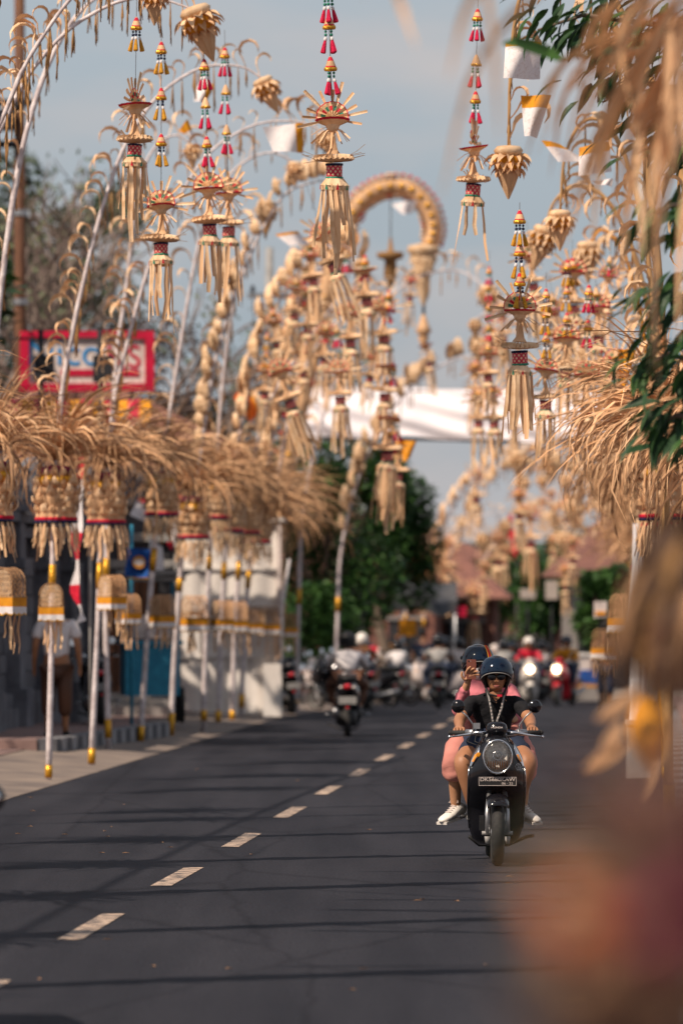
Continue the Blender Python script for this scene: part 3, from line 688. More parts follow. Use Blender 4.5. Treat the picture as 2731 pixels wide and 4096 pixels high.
def gate_tower():
    root = thing('temple_gate', 'tiered dark stone gate tower rising behind the temple wall', 'gate tower', road(-10.4, 80, .1))
    mb = MB()
    for i in range(9):
        w = 2.6-.24*i; mb.box((0, 0, .3+i*.62), (w, w, .5)).box((0, 0, .6+i*.62), (w+.28, w+.28, .12))
        for a in (-1, 1):
            for b in (-1, 1): mb.lathe([(.12, .66+i*.62), (.09, .8+i*.62), (.01, .95+i*.62)], 6, M=Matrix.Translation((a*w/2, b*w/2, 0)))
    mb.obj('tiered_body', M['stone'], root)
gate_tower()
def tiled_pavilion(pos, w, d, h, label, tile='tile', rot=0, wall='dark', eave=.5, rh=1.3):
    root = thing('pavilion', label, 'building', pos, (0, 0, rot))
    mb = MB()
    mb.box((0, 0, h/2), (w*.86, d*.86, h)).obj('wall', M[wall], root)
    for a in (-1, 1):
        for b in (-1, 1): MB().box((a*w*.46, b*d*.46, h/2), (.16, .16, h)).obj('post', M['wood'], root)
    W, D = w/2+eave, d/2+eave; rf = MB()
    rf.add([(-W, -D, h), (W, -D, h), (W, D, h), (-W, D, h), (-W*.25, 0, h+rh), (W*.25, 0, h+rh)], [(0, 1, 5, 4), (1, 2, 5), (2, 3, 4, 5), (3, 0, 4), (3, 2, 1, 0)])
    n = int(2*W/.24)
    for i in range(n):   # tile ridges down the front and back slope
        t = (i+.5)/n; x = -W + 2*W*t; xt = -W*.25 + .5*W*t
        rf.tube([(x, -D, h+.02), (xt, 0, h+rh+.02)], .035, 4, cap=False)
    m2 = int(2*D/.24)
    for i in range(m2):
        y = -D + 2*D*(i+.5)/m2
        rf.tube([(W, y, h+.02), (W*.25, 0, h+rh+.02)], .035, 4, cap=False); rf.tube([(-W, y, h+.02), (-W*.25, 0, h+rh+.02)], .035, 4, cap=False)
    rr = rf.obj('roof', M[tile], root)
    MB().tube([(-W*.27, 0, h+rh+.05), (0, 0, h+rh+.08), (W*.27, 0, h+rh+.05)], .09, 6).obj('ridge', M['stonepale'], rr)
    return root
tiled_pavilion(road(-10.9, 72, .1), 4.2, 5, 3.2, 'low pavilion with brown tiled roof behind the dark temple wall')
tiled_pavilion(road(-9.6, 96, .1), 5.5, 5, 4.0, 'brown roofed shop house behind the white booth', wall='plaster')
def shop():
    root = thing('shop_building', 'shaded shop front with timber door and grey lintels beside the white booth', 'shop', road(-8.95, 86, .05))
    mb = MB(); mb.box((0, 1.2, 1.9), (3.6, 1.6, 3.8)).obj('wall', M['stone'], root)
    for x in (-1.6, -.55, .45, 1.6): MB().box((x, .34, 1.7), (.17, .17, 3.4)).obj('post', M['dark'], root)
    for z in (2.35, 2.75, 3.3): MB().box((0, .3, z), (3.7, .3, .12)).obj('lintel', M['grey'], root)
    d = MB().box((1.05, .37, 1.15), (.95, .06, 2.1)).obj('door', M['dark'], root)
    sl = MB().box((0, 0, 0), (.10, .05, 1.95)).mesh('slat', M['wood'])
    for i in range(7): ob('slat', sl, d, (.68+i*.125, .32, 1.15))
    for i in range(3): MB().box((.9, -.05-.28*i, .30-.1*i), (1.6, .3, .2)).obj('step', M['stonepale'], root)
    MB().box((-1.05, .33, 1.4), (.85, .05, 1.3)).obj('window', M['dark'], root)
shop()
# blue cart between the wall and the shop
root = thing('food_cart', 'blue painted wooden food cart parked on the left pavement', 'cart', road(-6.95, 79, .12), (0, 0, .1))
MB().box((0, 0, .75), (.75, 1.2, .7)).box((0, 0, 1.13), (.85, 1.3, .05)).obj('body', M['bluepaint'], root)
for a in (-.36, .36):
    for b in (-.55, .55): MB().box((a, b, 1.6), (.05, .05, .95)).obj('post', M['bluepaint'], root)
MB().box((0, 0, 2.1), (1.0, 1.5, .06)).box((0, 0, 2.02), (.9, 1.35, .08)).obj('roof', M['grey'], root)
MB().box((0, -.62, 1.35), (.5, .02, .32)).obj('menu_panel', M['signwhite'], root)
for b in (-.4, .4):
    MB().lathe([(.20, -.03), (.25, -.03), (.25, .03), (.20, .03)], 18, M=Matrix.Translation((.42, b, .27)) @ Matrix.Rotation(rad(90), 4, 'Y')).obj('wheel', M['rubber'], root)
# tall white cloth booth
def booth():
    c = at(905, 2850, 90.5); c.z = gz(90) + .02
    root = thing('white_booth', 'tall booth walled with white canvas panels standing at the left kerb', 'booth', c, (0, 0, -.03))
    W, H2, D = 1.62, 3.1, 1.5
    for i in range(4):
        w = W/4
        MB().grid(lambda u, v, i=i, w=w: (-W/2 + w*(i+u), -.01 + .018*math.sin(u*3.14*2+i) + .012*math.sin(v*14+i*2), H2*v), 8, 20).obj('canvas_panel', M['tarp'], root)
    for z in (.06, .95, 1.7, 2.35, H2-.03): MB().box((0, -.045, z), (W+.04, .04, .045)).obj('batten', M['tarp'], root)
    MB().grid(lambda u, v: (W/2+.02 + .02*math.sin(v*9+u*4), D*u, H2*v), 8, 14).obj('canvas_panel', M['tarp'], root)
    MB().grid(lambda u, v: (-W/2-.02, D*u, H2*v), 4, 6).obj('canvas_panel', M['tarp'], root)
    MB().box((0, D/2, H2+.03), (W+.2, D+.2, .06)).obj('roof', M['tarp'], root)
    for x in (-W/2-.02, W/2+.03): MB().box((x, -.03, H2/2), (.07, .07, H2)).obj('post', M['signwhite'], root)
    MB().box((W/2-.07, -.09, .42), (.30, .12, .84)).obj('plinth', M['tarp'], root)
    MB().tube([(W/2+.02, -.1, .84), (W/2+.06, -.12, 1.6), (W/2+.20, -.1, 2.5)], [.05, .03, .02], 6).obj('gathered_drape', M['white'], root)
booth()
# sign with red frame
root = thing('shop_sign', 'large cream sign board with red frame and blue and red letters', 'sign', at(350, 1445, 88))
w = 500/F*88; h = 210/F*88
MB().box((0, 0, 0), (w, .1, h)).obj('board', M['signwhite'], root)
for z in (-h/2, h/2): MB().box((0, -.03, z), (w+.14, .16, .12)).obj('frame', M['signred'], root)
for x in (-w/2, w/2): MB().box((x, -.035, 0), (.14, .17, h)).obj('frame', M['signred'], root)
MB().box((.2, -.06, -.18), (w*.62, .02, .1)).obj('stripe', M['signred'], root)
for x in (-.7, .7): MB().tube([(x, .1, -3.2), (x, .1, 0)], .05, 6).obj('post', M['grey'], root)
def text(body, size, mt, parent, loc, rot=(rad(90), 0, 0), ext=.004, name='lettering', ax='CENTER', sx_=1.0):
    c = bpy.data.curves.new(name, 'FONT'); c.body = body; c.size = size; c.extrude = ext; c.align_x = ax; c.align_y = 'CENTER'; c.materials.append(M[mt])
    t_ = bpy.data.objects.new('t', c); COL.objects.link(t_); bpy.context.view_layer.update(); me = bpy.data.meshes.new_from_object(t_.evaluated_get(bpy.context.evaluated_depsgraph_get())); bpy.data.objects.remove(t_)
    o = ob(name, me, parent, loc, rot, (sx_, 1, 1)); return o
text('Nico', .60, 'signblue', root, (-.36, -.06, .12)); text('KS', .5, 'signred', root, (.56, -.06, .05))
for k, (px_, lb_) in enumerate(((165, 'dark thin post standing before the blue letters of the sign'), (400, 'dark thin post standing before the right part of the sign'))):
    root = thing('steel_post', lb_, 'post', Vector((sx(px_, 85), 85, 0)))
    MB().tube([(0, 0, 0), (.02, 0, 3), (0, 0, 5.9)], [.05, .045, .04], 8).obj('shaft', M['dark'], root); MB().box((.05, 0, 5.3), (.3, .16, .4)).obj('meter_box', M['dark'], root); MB().tube([(-.4, 0, 5.75), (.4, 0, 5.75)], .02, 5).obj('bracket', M['dark'], root)
root = thing('striped_awning', 'red and yellow scalloped awning below the cream sign', 'awning', at(330, 1600, 87))
mm = MB()
for i in range(12): mm.add([(-1.1+i*.18, 0, 0), (-.92+i*.18, 0, 0), (-.92+i*.18, -.5, -.28), (-1.1+i*.18, -.5, -.28)], [(0, 1, 2, 3)], i % 2).add([(-1.1+i*.18, -.5, -.28), (-.92+i*.18, -.5, -.28), (-1.01+i*.18, -.5, -.42)], [(0, 1, 2)], i % 2)
mm.obj('cloth', [M['signred'], M['ochre']], root)

# ------------------------------------------------------------------ trees
LQ = {}
def foliage(rx, ry, rz, n, lw, ll, seed, blobs=9):
    r = random.Random(seed); mb = MB(); cs = []
    for _ in range(blobs):
        a = r.uniform(0, 6.283); q = r.random()**.5*.75; z = r.uniform(-.7, .75); cs.append((Vector((math.cos(a)*q*rx, math.sin(a)*q*ry, z*rz)), r.uniform(.28, .5)))
    for i in range(n):
        c, s = cs[r.randrange(blobs)]; d = Vector((r.gauss(0, 1), r.gauss(0, 1), r.gauss(0, 1))).normalized()*(r.random()**.35)
        p = c + Vector((d.x*rx*s, d.y*ry*s, d.z*rz*s)); a = r.uniform(0, 6.283); el_ = r.uniform(-1.0, .25)
        t = Vector((math.cos(a)*math.cos(el_), math.sin(a)*math.cos(el_), math.sin(el_))); sd = t.cross(Vector((r.gauss(0, .5), r.gauss(0, .5), 1))).normalized()
        L2 = ll*r.uniform(.6, 1.2); W2 = lw*r.uniform(.6, 1.2)
        mb.add([p, p+t*L2*.45+sd*W2/2, p+t*L2, p+t*L2*.45-sd*W2/2], [(0, 1, 2, 3)], 0 if r.random() < .8 else 1)
    return mb, cs
def tree(name, label, pos, h, rx, ry, rz, n, lw, ll, mats, seed, bark='bark', tr=.16, group=None, cat='tree', blobs=9):
    root = thing(name, label, cat, pos, group=group); mb, cs = foliage(rx, ry, rz, n, lw, ll, seed, blobs); r = random.Random(seed+9)
    mb.obj('crown', [M[mats[0]], M[mats[1]]], root, loc=(0, 0, h)); tb = MB(); base = h-rz*.75
    tb.tube([(0, 0, -.1), (r.uniform(-.1, .1), 0, base*.5), (r.uniform(-.2, .2), 0, base)], [tr, tr*.8, tr*.65], 9)
    for c, s in cs:
        e_ = c + Vector((0, 0, h)); tb.tube([(0, 0, base*.85), e_.lerp(Vector((0, 0, base)), .5) + Vector((0, 0, .2)), e_], [tr*.5, tr*.3, tr*.1], 5)
    tb.obj('trunk', M[bark], root); return root
def gp(px, Y): return Vector((sx(px, Y), Y, gz(Y)))
tree('street_tree', 'dense dark green street tree behind the white booth', gp(1300, 118), 3.3, 2.05, 1.8, 2.4, 14000, .10, .20, ('leaf', 'leafdark'), 5)
tree('street_tree', 'smaller bushy green tree right of the densest street tree', gp(1530, 128), 3.6, 1.3, 1.2, 1.9, 8000, .10, .20, ('leaf', 'leafdark'), 6)
tree('street_tree', 'thin brownish street tree above the far stall canopy', gp(1400, 140), 4.9, 1.6, 1.5, 1.5, 2600, .09, .18, ('leafgrey', 'leafdark'), 8)
tree('street_tree', 'round green tree far down the street past the riders', gp(2115, 185), 3.9, 2.0, 1.6, 1.5, 4500, .14, .26, ('leaf', 'leafdark'), 9)
tree('street_tree', 'far green tree beside the right row of poles', gp(2300, 195), 3.6, 2.0, 1.6, 1.8, 4000, .14, .26, ('leafdark', 'leaf'), 10)
tree('shade_tree', 'tall grey green tree at the upper left behind the brown pole', gp(250, 128), 10.6, 1.9, 2, 1.9, 5000, .11, .2, ('leafgrey', 'leafdark'), 11, 'barkpale', .2)
tree('shade_tree', 'broad tree at the left edge behind the brown pole', gp(-30, 118), 8.0, 1.8, 2, 2.4, 3000, .11, .2, ('leafdark', 'leafgrey'), 12, 'barkpale', .2)
tree('rusty_tree', 'low rust coloured tree above the cream sign', gp(430, 132), 7.3, 3.2, 2, 1.5, 6500, .11, .2, ('leafbrown', 'leafdark'), 13, 'bark', .15, blobs=14)
tree('rusty_tree', 'small rusty tree between the cream sign and the palm', gp(720, 138), 5.9, 1.5, 2, 1.3, 3000, .11, .2, ('leafbrown', 'leafgrey'), 14, 'bark', .12)
tree('shade_tree', 'dark green tree low at the left edge behind the red framed sign', gp(110, 124), 6.6, 2.3, 2, 1.6, 3800, .11, .22, ('leafdark', 'leafgrey'), 15, 'barkpale', .2, blobs=13)
tree('shade_tree', 'sparse green tree between the timber pole and the leaning poles', gp(300, 135), 8.6, 2.0, 2, 2.0, 2600, .11, .22, ('leafgrey', 'leafdark'), 16, 'barkpale', .2, blobs=13)
# nearly bare tree: many fine branches
def bare(label, pos, h, spread, seed, leaves=900):
    root = thing('bare_tree', label, 'tree', pos); r = random.Random(seed); mb = MB(); lf = MB()
    def grow(p, d, L_, q, dep):
        e_ = p + d*L_; mid = p.lerp(e_, .5) + Vector((r.uniform(-1, 1), r.uniform(-1, 1), r.uniform(-.5, 1)))*L_*.08
        mb.tube([p, mid, e_], [q, q*.85, q*.68], 5 if dep < 3 else 3, cap=False)
        if dep >= 7:
            for _ in range(leaves//700 + 1):
                if r.random() < .45:
                    c = e_ + Vector((r.uniform(-.2, .2), r.uniform(-.2, .2), r.uniform(-.2, .2))); t = Vector((r.gauss(0, 1), r.gauss(0, 1), r.gauss(0, 1))).normalized(); s_ = t.orthogonal().normalized()
                    lf.add([c, c+t*.07+s_*.04, c+t*.15, c+t*.07-s_*.04], [(0, 1, 2, 3)])
            return
        for _ in range(3 if dep in (1, 3) else 2):
            nd = (d + Vector((r.uniform(-1, 1), r.uniform(-1, 1), r.uniform(-.35, .75)))*spread).normalized(); grow(e_, nd, L_*r.uniform(.66, .86), q*.68, dep+1)
    grow(Vector((0, 0, -.1)), Vector((0, 0, 1)), h*.27, h*.026, 0); mb.obj('trunk', M['barkpale'], root); lf.obj('crown', M['leafgrey'], root)
bare('sparse branching tree nearly bare of leaves behind the left poles', gp(330, 112), 9.6, .62, 21, 2200)
bare('nearly bare tree between the red framed sign and the distant palm', gp(610, 120), 8.8, .62, 22, 2200)
bare('nearly bare tree at the far left edge tangled with cables', gp(60, 108), 9.2, .66, 23, 2200)
# palm
root = thing('palm_tree', 'distant palm with green fronds between the leaning poles', 'palm', gp(905, 150))
MB().tube([(0, 0, 0), (.1, 0, 3), (0, 0, 7.1)], [.16, .12, .1], 8).obj('trunk', M['bark'], root)
for i in range(15):
    a = i*2.4; mb = MB(); e0 = rad(75 - 4*i); p = Vector((0, 0, 7.1)); pts = [p.copy()]
    for q in range(8): e0 -= rad(11); p = p + Vector((math.cos(a)*math.cos(e0), math.sin(a)*math.cos(e0), math.sin(e0)))*.24; pts.append(p.copy())
    mb.tube(pts, .012, 4)
    for q in range(1, 9):
        for sd in (-1, 1):
            t = (pts[q]-pts[q-1]).normalized(); s_ = t.cross(Vector((0, 0, 1))).normalized()*sd
            for w_ in (0, .5):
                b = pts[q-1].lerp(pts[q], w_); mb.add([b, b+s_*.2+t*.12+Vector((0, 0, -.05)), b+s_*.42+t*.2+Vector((0, 0, -.25)), b+s_*.2+t*.16+Vector((0, 0, -.05))], [(0, 1, 2, 3)])
    mb.obj('frond', M['leaf'], root)
# shade trees beyond the left edge of the picture (their shade lies on the pavement and wall)
for i, (X, Y, h) in enumerate(((-12.2, 69, 6.3), (-12.4, 77, 6.8), (-13.2, 85, 5.2))):
    tree('banyan_tree', ('broad leafy tree beyond the temple wall, nearest of three', 'broad leafy tree beyond the temple wall, middle of three', 'broad leafy tree beyond the temple wall, farthest of three')[i], road(X, Y), h, 3.4, 4.2, 2.6, 6500, .22, .4, ('leafdark', 'leaf'), 30+i, 'bark', .35, group='trees beyond the temple wall')

# ------------------------------------------------------------------ timber and concrete poles with cables
root = thing('timber_pole', 'brown timber utility pole at the upper left edge', 'utility pole', gp(84, 96))
MB().tube([(0, 0, 0), (-.01, 0, 6), (-.02, 0, 13.5)], [.12, .10, .085], 10).obj('pole', M['wood'], root)
for z, s_ in ((10.3, 1.3), (9.6, 1.0)): MB().box((-.4, -.1, z), (s_, .1, .12)).obj('crossarm', M['dark'], root)
MB().box((-.35, -.2, 10.0), (.5, .3, .35)).obj('transformer_box', M['dark'], root)
for z in (5.1, 6.9, 8.4): MB().lathe([(.125, z), (.125, z+.1)], 10).obj('band', M['steel'], root)
root = thing('concrete_pole', 'slim concrete utility pole with crossarm among the far ornaments', 'utility pole', gp(1072, 112))
MB().tube([(0, 0, 0), (0, 0, 5), (.03, 0, 9.05)], [.13, .1, .075], 10).obj('pole', M['grey'], root)
for z in (8.1, 5.6): MB().box((.35, -.1, z), (1.5, .09, .1)).obj('crossarm', M['steel'], root)
for x in (-.3, .2, .9): MB().lathe([(.03, 8.15), (.05, 8.2), (.03, 8.3)], 8, M=Matrix.Translation((x, -.1, 0))).obj('insulator', M['dark'], root)
def cable(a, b, sag, r_, label, group='street cables'):
    a, b = Vector(a), Vector(b); pts = [a.lerp(b, i/16) - Vector((0, 0, sag*4*(i/16)*(1-i/16))) for i in range(17)]
    o = MB().tube(pts, r_, 5).obj('cable', M['string']); tag(o, label, 'cable', group)
tl = gp(84, 96) + Vector((0, -.1, 10.3)); cp = gp(1072, 112) + Vector((0, -.1, 8.1))
cable(tl + Vector((-.9, 0, .1)), road(-14, 40, 9.5), .8, .03, 'thick black cable leaving the brown timber pole at the upper left')
cable(tl + Vector((-.6, 0, -.5)), tl + Vector((6.5, 40, -3.0)), 1.6, .022, 'black cable sagging from the timber pole past the bare trees')
cable(tl + Vector((-.2, 0, -1.5)), tl + Vector((6.0, 40, -5.2)), 1.5, .022, 'lower black cable sagging behind the curled leaf poles')
cable(tl + Vector((-.4, 0, -2.6)), road(-13, 60, 6.2), .5, .02, 'low cable running left from the timber pole')
cable(cp, at(1420, 1360, 130), .5, .014, 'thin cable hanging right of the concrete pole')
cable(cp + Vector((-.3, 0, 0)), at(1060, 1420, 100), .7, .014, 'thin cable looping below the concrete pole')
LF0 = ('first', 'second', 'third', 'fourth', 'fifth', 'sixth', 'seventh', 'eighth')
cable(road(-8.3, 16, 7.8), road(-8.0, 62, 8.0), .5, .03, 'long cable running along the left side of the road')
CR = random.Random(77); CN = ('first', 'second', 'third', 'fourth', 'fifth', 'sixth', 'seventh', 'eighth', 'ninth', 'tenth', 'eleventh', 'twelfth', 'thirteenth', 'fourteenth', 'fifteenth', 'sixteenth')
cy = 25.5
for i in range(16):  # extra cables added overhead for the shadow lines they cast on the road
    cy += CR.uniform(1.2, 3.4); cable(road(-7.2, cy-5.2+CR.uniform(-1.2, 1.2), 8.2+CR.random()*.9), road(1.5, cy-5.2+CR.uniform(-.8, .8), 8.6), CR.uniform(.3, 1.1), CR.uniform(.016, .034)*(1 + cy/70), CN[i] + ' added cable high over the road for its shadow, counted from the viewer', 'added cables casting shadow lines on the road')
cable(road(-6.8, 27.5, 7.3), road(1.5, 20.5, 7.6), .3, .016, 'high cable crossing the road nearest the viewer')
cable(road(-6.8, 31, 7.3), road(1.5, 24, 7.6), .3, .016, 'second high cable crossing the road')

# ------------------------------------------------------------------ banner across the road
def banner():
    Y = 112; x0, x1 = sx(1190, Y), sx(2460, Y); z0 = EYE + (HOR-1655)/F*Y
    root = thing('street_banner', 'long white cloth banner strung across the road', 'banner', (x0, Y, z0))
    W = x1-x0; hh = .48
    def fn(u, v):
        y = -.40*(1-v) - .10*math.sin(math.pi*v) + .05*math.sin(u*31+v*3)
        z = hh*(2*v-1) + .06*math.sin(u*5.0) - .12*math.sin(math.pi*u)*.4 + .03*math.sin(u*23)*(1-v)
        z += .05*abs(math.sin(u*9.4+v*2))*(v-.3)
        return (u*W, y + .05*math.sin(v*14+u*18), z)
    MB().grid(fn, 90, 14).obj('cloth', M['banner'], root)
    MB().grid(lambda u, v: (u*W, .02+.1*v, -hh*.98 + .05*math.sin(u*5)-.045*math.sin(math.pi*u) - .06*v), 60, 2).obj('hem', M['grey'], root)
    for z in (-hh, hh): MB().tube([(-2.4, 0, z*1.5), (0, 0, z), (W*.5, 0, z-.05), (W, 0, z), (W+1.2, 0, z*1.3)], .012, 4).obj('rope', M['string'], root)
banner()

# ------------------------------------------------------------------ penjor rows
NL = 'white wrapped bamboo pole, '
def pxp(Y, L_): return [at(p[0], p[1], Y + (p[2] if len(p) > 2 else 0)) for p in L_]
def basepts(Y, L_):
    P = pxp(Y, L_); P[0].z = gz(Y); return P
penjor(basepts(57, [(195, 3125), (205, 2700), (212, 2240), (226, 1870), (258, 1500), (348, 1071), (420, 800), (496, 592), (580, 450), (662, 357), (784, 279), (880, 261), (976, 270), (1058, 320)]), NL + 'nearest of the left row', 'left row of festive poles', 3.15, 150, 130, 2, seed=1, wind=.05, bd=(30, 165), bs=1.0, wmul=1.2, spread=1.08, tiprot=(0, -.45, 0), lot=1.25, curl=.95, step=.11, r0=.032)
penjor(basepts(62, [(366, 3072), (392, 2500), (405, 2150), (428, 1880), (462, 1574), (505, 1394), (592, 1080), (714, 801), (810, 645), (906, 557), (1045, 492), (1200, 488), (1300, 530)]), NL + 'second of the left row, gold foil at its foot', 'left row of festive poles', 3.2, 140, 130, 2, seed=2, wind=.07, bd=(30, 165), bs=1.0, wmul=1.2, spread=1.05, curl=1.0, step=.12, r0=.032, tiprot=(0, -.3, 0))
penjor(basepts(68, [(435, 3010), (424, 2500), (427, 2200), (440, 1850), (470, 1400), (500, 1200), (530, 940), (560, 720), (620, 590), (700, 540), (770, 580)]), NL + 'upright one just behind the second of the left row', 'left row of festive poles', 3.3, 70, 90, 1, seed=3, wind=.08, curl=1.0, step=.16, bells=False)
penjor(basepts(72, [(562, 2977), (585, 2600), (610, 2270), (632, 2060), (660, 1790), (723, 1377), (793, 985), (860, 790), (960, 660), (1080, 610), (1180, 650)]), NL + 'leaning beside the blue flag', 'left row of festive poles', 3.45, 110, 120, 2, seed=4, wind=.1, bd=(30, 165), curl=1.1, step=.17)
penjor(basepts(75.5, [(683, 2953), (700, 2600), (730, 2200), (757, 2060), (790, 1900), (850, 1500), (930, 1200), (984, 1071), (1037, 941), (1132, 784), (1230, 735), (1330, 715)]), 'bamboo pole thick with pale leaf cups, left of the white booth', 'left row of festive poles', 3.2, 100, 130, 2, seed=5, wind=.12, bd=(30, 165), cups=1, curl=1.1, step=.15)
penjor(basepts(78, [(814, 2937), (822, 2600), (840, 2200), (855, 2000), (880, 1650), (920, 1300), (975, 1040), (1020, 930), (1060, 870), (1066, 815)]), NL + 'ending in the round ornament beside the tall arch', 'left row of festive poles', 3.5, 90, 140, 1, seed=6, wind=.14, bd=(30, 165), curl=1.3, step=.2, tiprot=(0, 0, 0), lot=1.5)
penjor(basepts(84, [(872, 2899), (885, 2500), (905, 2150), (930, 1900), (985, 1600), (1050, 1350), (1150, 1150), (1270, 1020), (1370, 980), (1440, 1040)]), NL + 'first before the white booth', 'left row of festive poles', 3.4, 60, 260, 1, seed=7, wind=.25, bd=(60, 175), droop=.6, spread=1.15, wmul=1.4, cups=1, curl=1.2, step=.2)
penjor(basepts(86, [(928, 2888), (940, 2500), (965, 2150), (995, 1950), (1060, 1650), (1170, 1450), (1290, 1280), (1370, 1180), (1440, 1150), (1500, 1200)]), NL + 'second before the white booth, orange at its foot', 'left row of festive poles', 3.4, 60, 260, 1, seed=8, wind=.25, bd=(60, 175), droop=.6, spread=1.15, wmul=1.4, curl=1.3, step=.2)
penjor(basepts(89, [(964, 2872), (980, 2500), (1010, 2150), (1050, 1950), (1110, 1650), (1150, 1400), (1200, 1220), (1300, 1050), (1400, 1050), (1460, 1150)]), NL + 'third before the white booth, orange at its foot', 'left row of festive poles', 3.3, 60, 280, 1, seed=9, wind=.28, bd=(60, 175), droop=.6, spread=1.15, wmul=1.4, cups=1, curl=1.2, step=.2)
penjor(basepts(92, [(1013, 2863), (1030, 2500), (1060, 2200), (1100, 2000), (1150, 1700), (1230, 1450), (1330, 1300), (1450, 1250), (1540, 1330)]), NL + 'fourth before the white booth', 'left row of festive poles', 3.1, 60, 300, 1, seed=10, wind=.3, bd=(60, 175), droop=.6, spread=1.15, wmul=1.4, curl=1.3, step=.2)
penjor(basepts(52.8, [(-60, 3215), (-45, 2600), (-35, 1850), (-10, 1300), (70, 700), (160, 350), (260, 130), (360, 10), (470, -60), (560, -90), (640, -60)]), NL + 'cut by the left edge of the picture', 'left row of festive poles', 3.1, 120, 120, 2, seed=11, wind=.02, bd=(30, 165), curl=.9, lotus_at=False)
# two long tips arching in from beyond the left edge
penjor([road(-6.03, 45, 0)] + pxp(45, [(-430, 2200), (-380, 1500), (-200, 900), (0, 497), (96, 270), (200, 105), (279, 0), (380, -110), (480, -165), (570, -140), (618, -50)]), NL + 'arching tip that ends in the cone at the top edge', 'left row of festive poles', 3.1, 60, 160, 2, seed=12, curl=.9, step=.09, r0=.027)
penjor([road(-6.03, 47, 0)] + pxp(47, [(-390, 2200), (-330, 1500), (-150, 840), (0, 523), (113, 305), (261, 131), (392, 44), (488, 4), (600, -12), (700, 12), (790, 45)]), NL + 'long arching tip with the big pleated lotus near the top', 'left row of festive poles', 3.1, 60, 160, 2, seed=13, curl=.9, step=.10, r0=.027, tiprot=(0, -.35, 0), lot=1.55)
PROFILE = [(0, 0), (.03, 1.6), (.10, 3.1), (.42, 4.6), (.95, 5.8), (1.65, 6.55), (2.35, 6.75), (2.85, 6.45)]
def auto(Y, side, label, group, reach=1.0, ht=1.0, X=None, **k):
    r = random.Random(int(Y*10)+side); X = X if X is not None else (-6.03 if side > 0 else .18)
    pts = [road(X + side*p*reach, Y + r.uniform(-.1, .1)*p, q*ht) for p, q in PROFILE]; pts[0] = road(X, Y)
    root, P = penjor(pts, label, group, **k); e_ = P[-1]; hn = label.replace('tan decorated pole of the', 'ornament on the pole of the').replace('bamboo pole', 'ornament under the bamboo pole')
    if Y > 60 and not (side < 0 and Y < 100 and Y > 90): hang_at(e_ - Vector((0, 0, 1.05)), ('small hanging ' + hn).replace(', ', ' ', 1), group='ornaments of the farther poles', tas=(HOR - (e_.z-.62-EYE)/e_.y*F,), top=HOR - (e_.z-.3-EYE)/e_.y*F, ns=8, seed=int(Y)+side, s=1.05, col=('r', 'y')[int(Y) % 2])
    return root, P
for i, Y in enumerate((19.5, 23.8, 28.2, 32.5, 36.8, 41)):
    auto(Y, 1, NL + LF0[i] + ' of six hidden beyond the left edge', 'left poles beyond the edge of the picture', reach=(.95, 1.15, 1.0, 1.25, 1.05, 1.2)[i], ht=(.98, 1.05, 1, 1.08, 1.0, 1.04)[i], leaves=0, fill=300, detail=0, seed=40+i, step=.14, cups=1, curl=1.5, r0=.055, lot=1.5, wmul=1.6)
G2 = 'farther poles of the left row'; L2 = 'tan decorated bamboo pole of the left row beyond the white booth'
LF = ('first', 'second', 'third', 'fourth', 'fifth', 'sixth', 'seventh', 'eighth', 'ninth')
for i, Y in enumerate((97, 109, 138, 150, 158, 168, 180, 195, 212)):
    auto(Y, 1, 'tan decorated pole of the left row, ' + LF[i] + ' past the white booth', G2, bells=(i > 1), reach=(1.15, 1.2, .7, 1.2, .7, 1.0, 1.1, 1, .9)[i], ht=(1.12, 1.0, .62, .95, .75, 1.0, .8, .92, .85)[i], leaves=0, fill=(0 if i < 2 else 150), detail=0, seed=60+i, cups=i % 2, step=.22, curl=1.4, lot=1.5, wmul=1.8, wind=.2)
# right row
GR = 'right row of festive poles'; RR = 'bamboo pole with palm skirt, '
penjor([road(.15, 45, 0)] + pxp(45, [(2660, 2000), (2640, 1200), (2560, 500), (2440, 60), (2300, -140), (2160, -140), (2070, 20), (2040, 300), (2032, 600)]), RR + 'its tip hanging down in paired curls right of the sky', GR, 3.1, 120, 260, 2, wrap='bamboo', bells=False, seed=20, droop=.6, bd=(60, 165), spread=1.15, wmul=1.25, curl=1.1, step=.13, lot=1.35, wind=-.05)
penjor([road(.15, 52, 0)] + pxp(52, [(2650, 2000), (2620, 1300), (2550, 800), (2450, 530), (2340, 480), (2260, 620), (2238, 850)]), RR + 'tip with round lotus under the two white cloths', GR, 3.1, 90, 220, 2, wrap='bamboo', seed=21, droop=.6, bd=(60, 165), spread=1.15, wmul=1.25, curl=1.1, step=.17, lot=1.2, wind=-.1)
penjor([road(.15, 58, 0)] + pxp(58, [(2640, 2100), (2620, 1500), (2560, 1100), (2450, 830), (2320, 740), (2220, 800), (2175, 920)]), RR + 'tip with tilted cone beside the hanging lotus strings', GR, 3.1, 80, 220, 1, wrap='bamboo', seed=22, droop=.6, bd=(60, 165), spread=1.15, wmul=1.25, curl=1.1, step=.17, tiprot=(0, .3, 0), lot=1.5, wind=-.1)
penjor([road(.15, 64, 0)] + pxp(64, [(2630, 2100), (2600, 1600), (2560, 1250), (2490, 1010), (2410, 920), (2350, 980)]), RR + 'short tip with flat lotus near the green leaves', GR, 3.1, 70, 220, 1, wrap='ochre', seed=23, droop=.6, bd=(60, 165), spread=1.15, wmul=1.25, curl=1.1, step=.17, lot=1.5, wind=-.1)
auto(38.5, -1, RR + 'tip above the top edge, near the scooter', GR, 1.05, 1.06, X=.60, crown=2.8, leaves=170, fill=170, bells=False, droop=.5, bd=(60, 160), wmul=1.1, detail=2, wrap='bamboo', seed=24, lotus_at=False, spread=1.12)
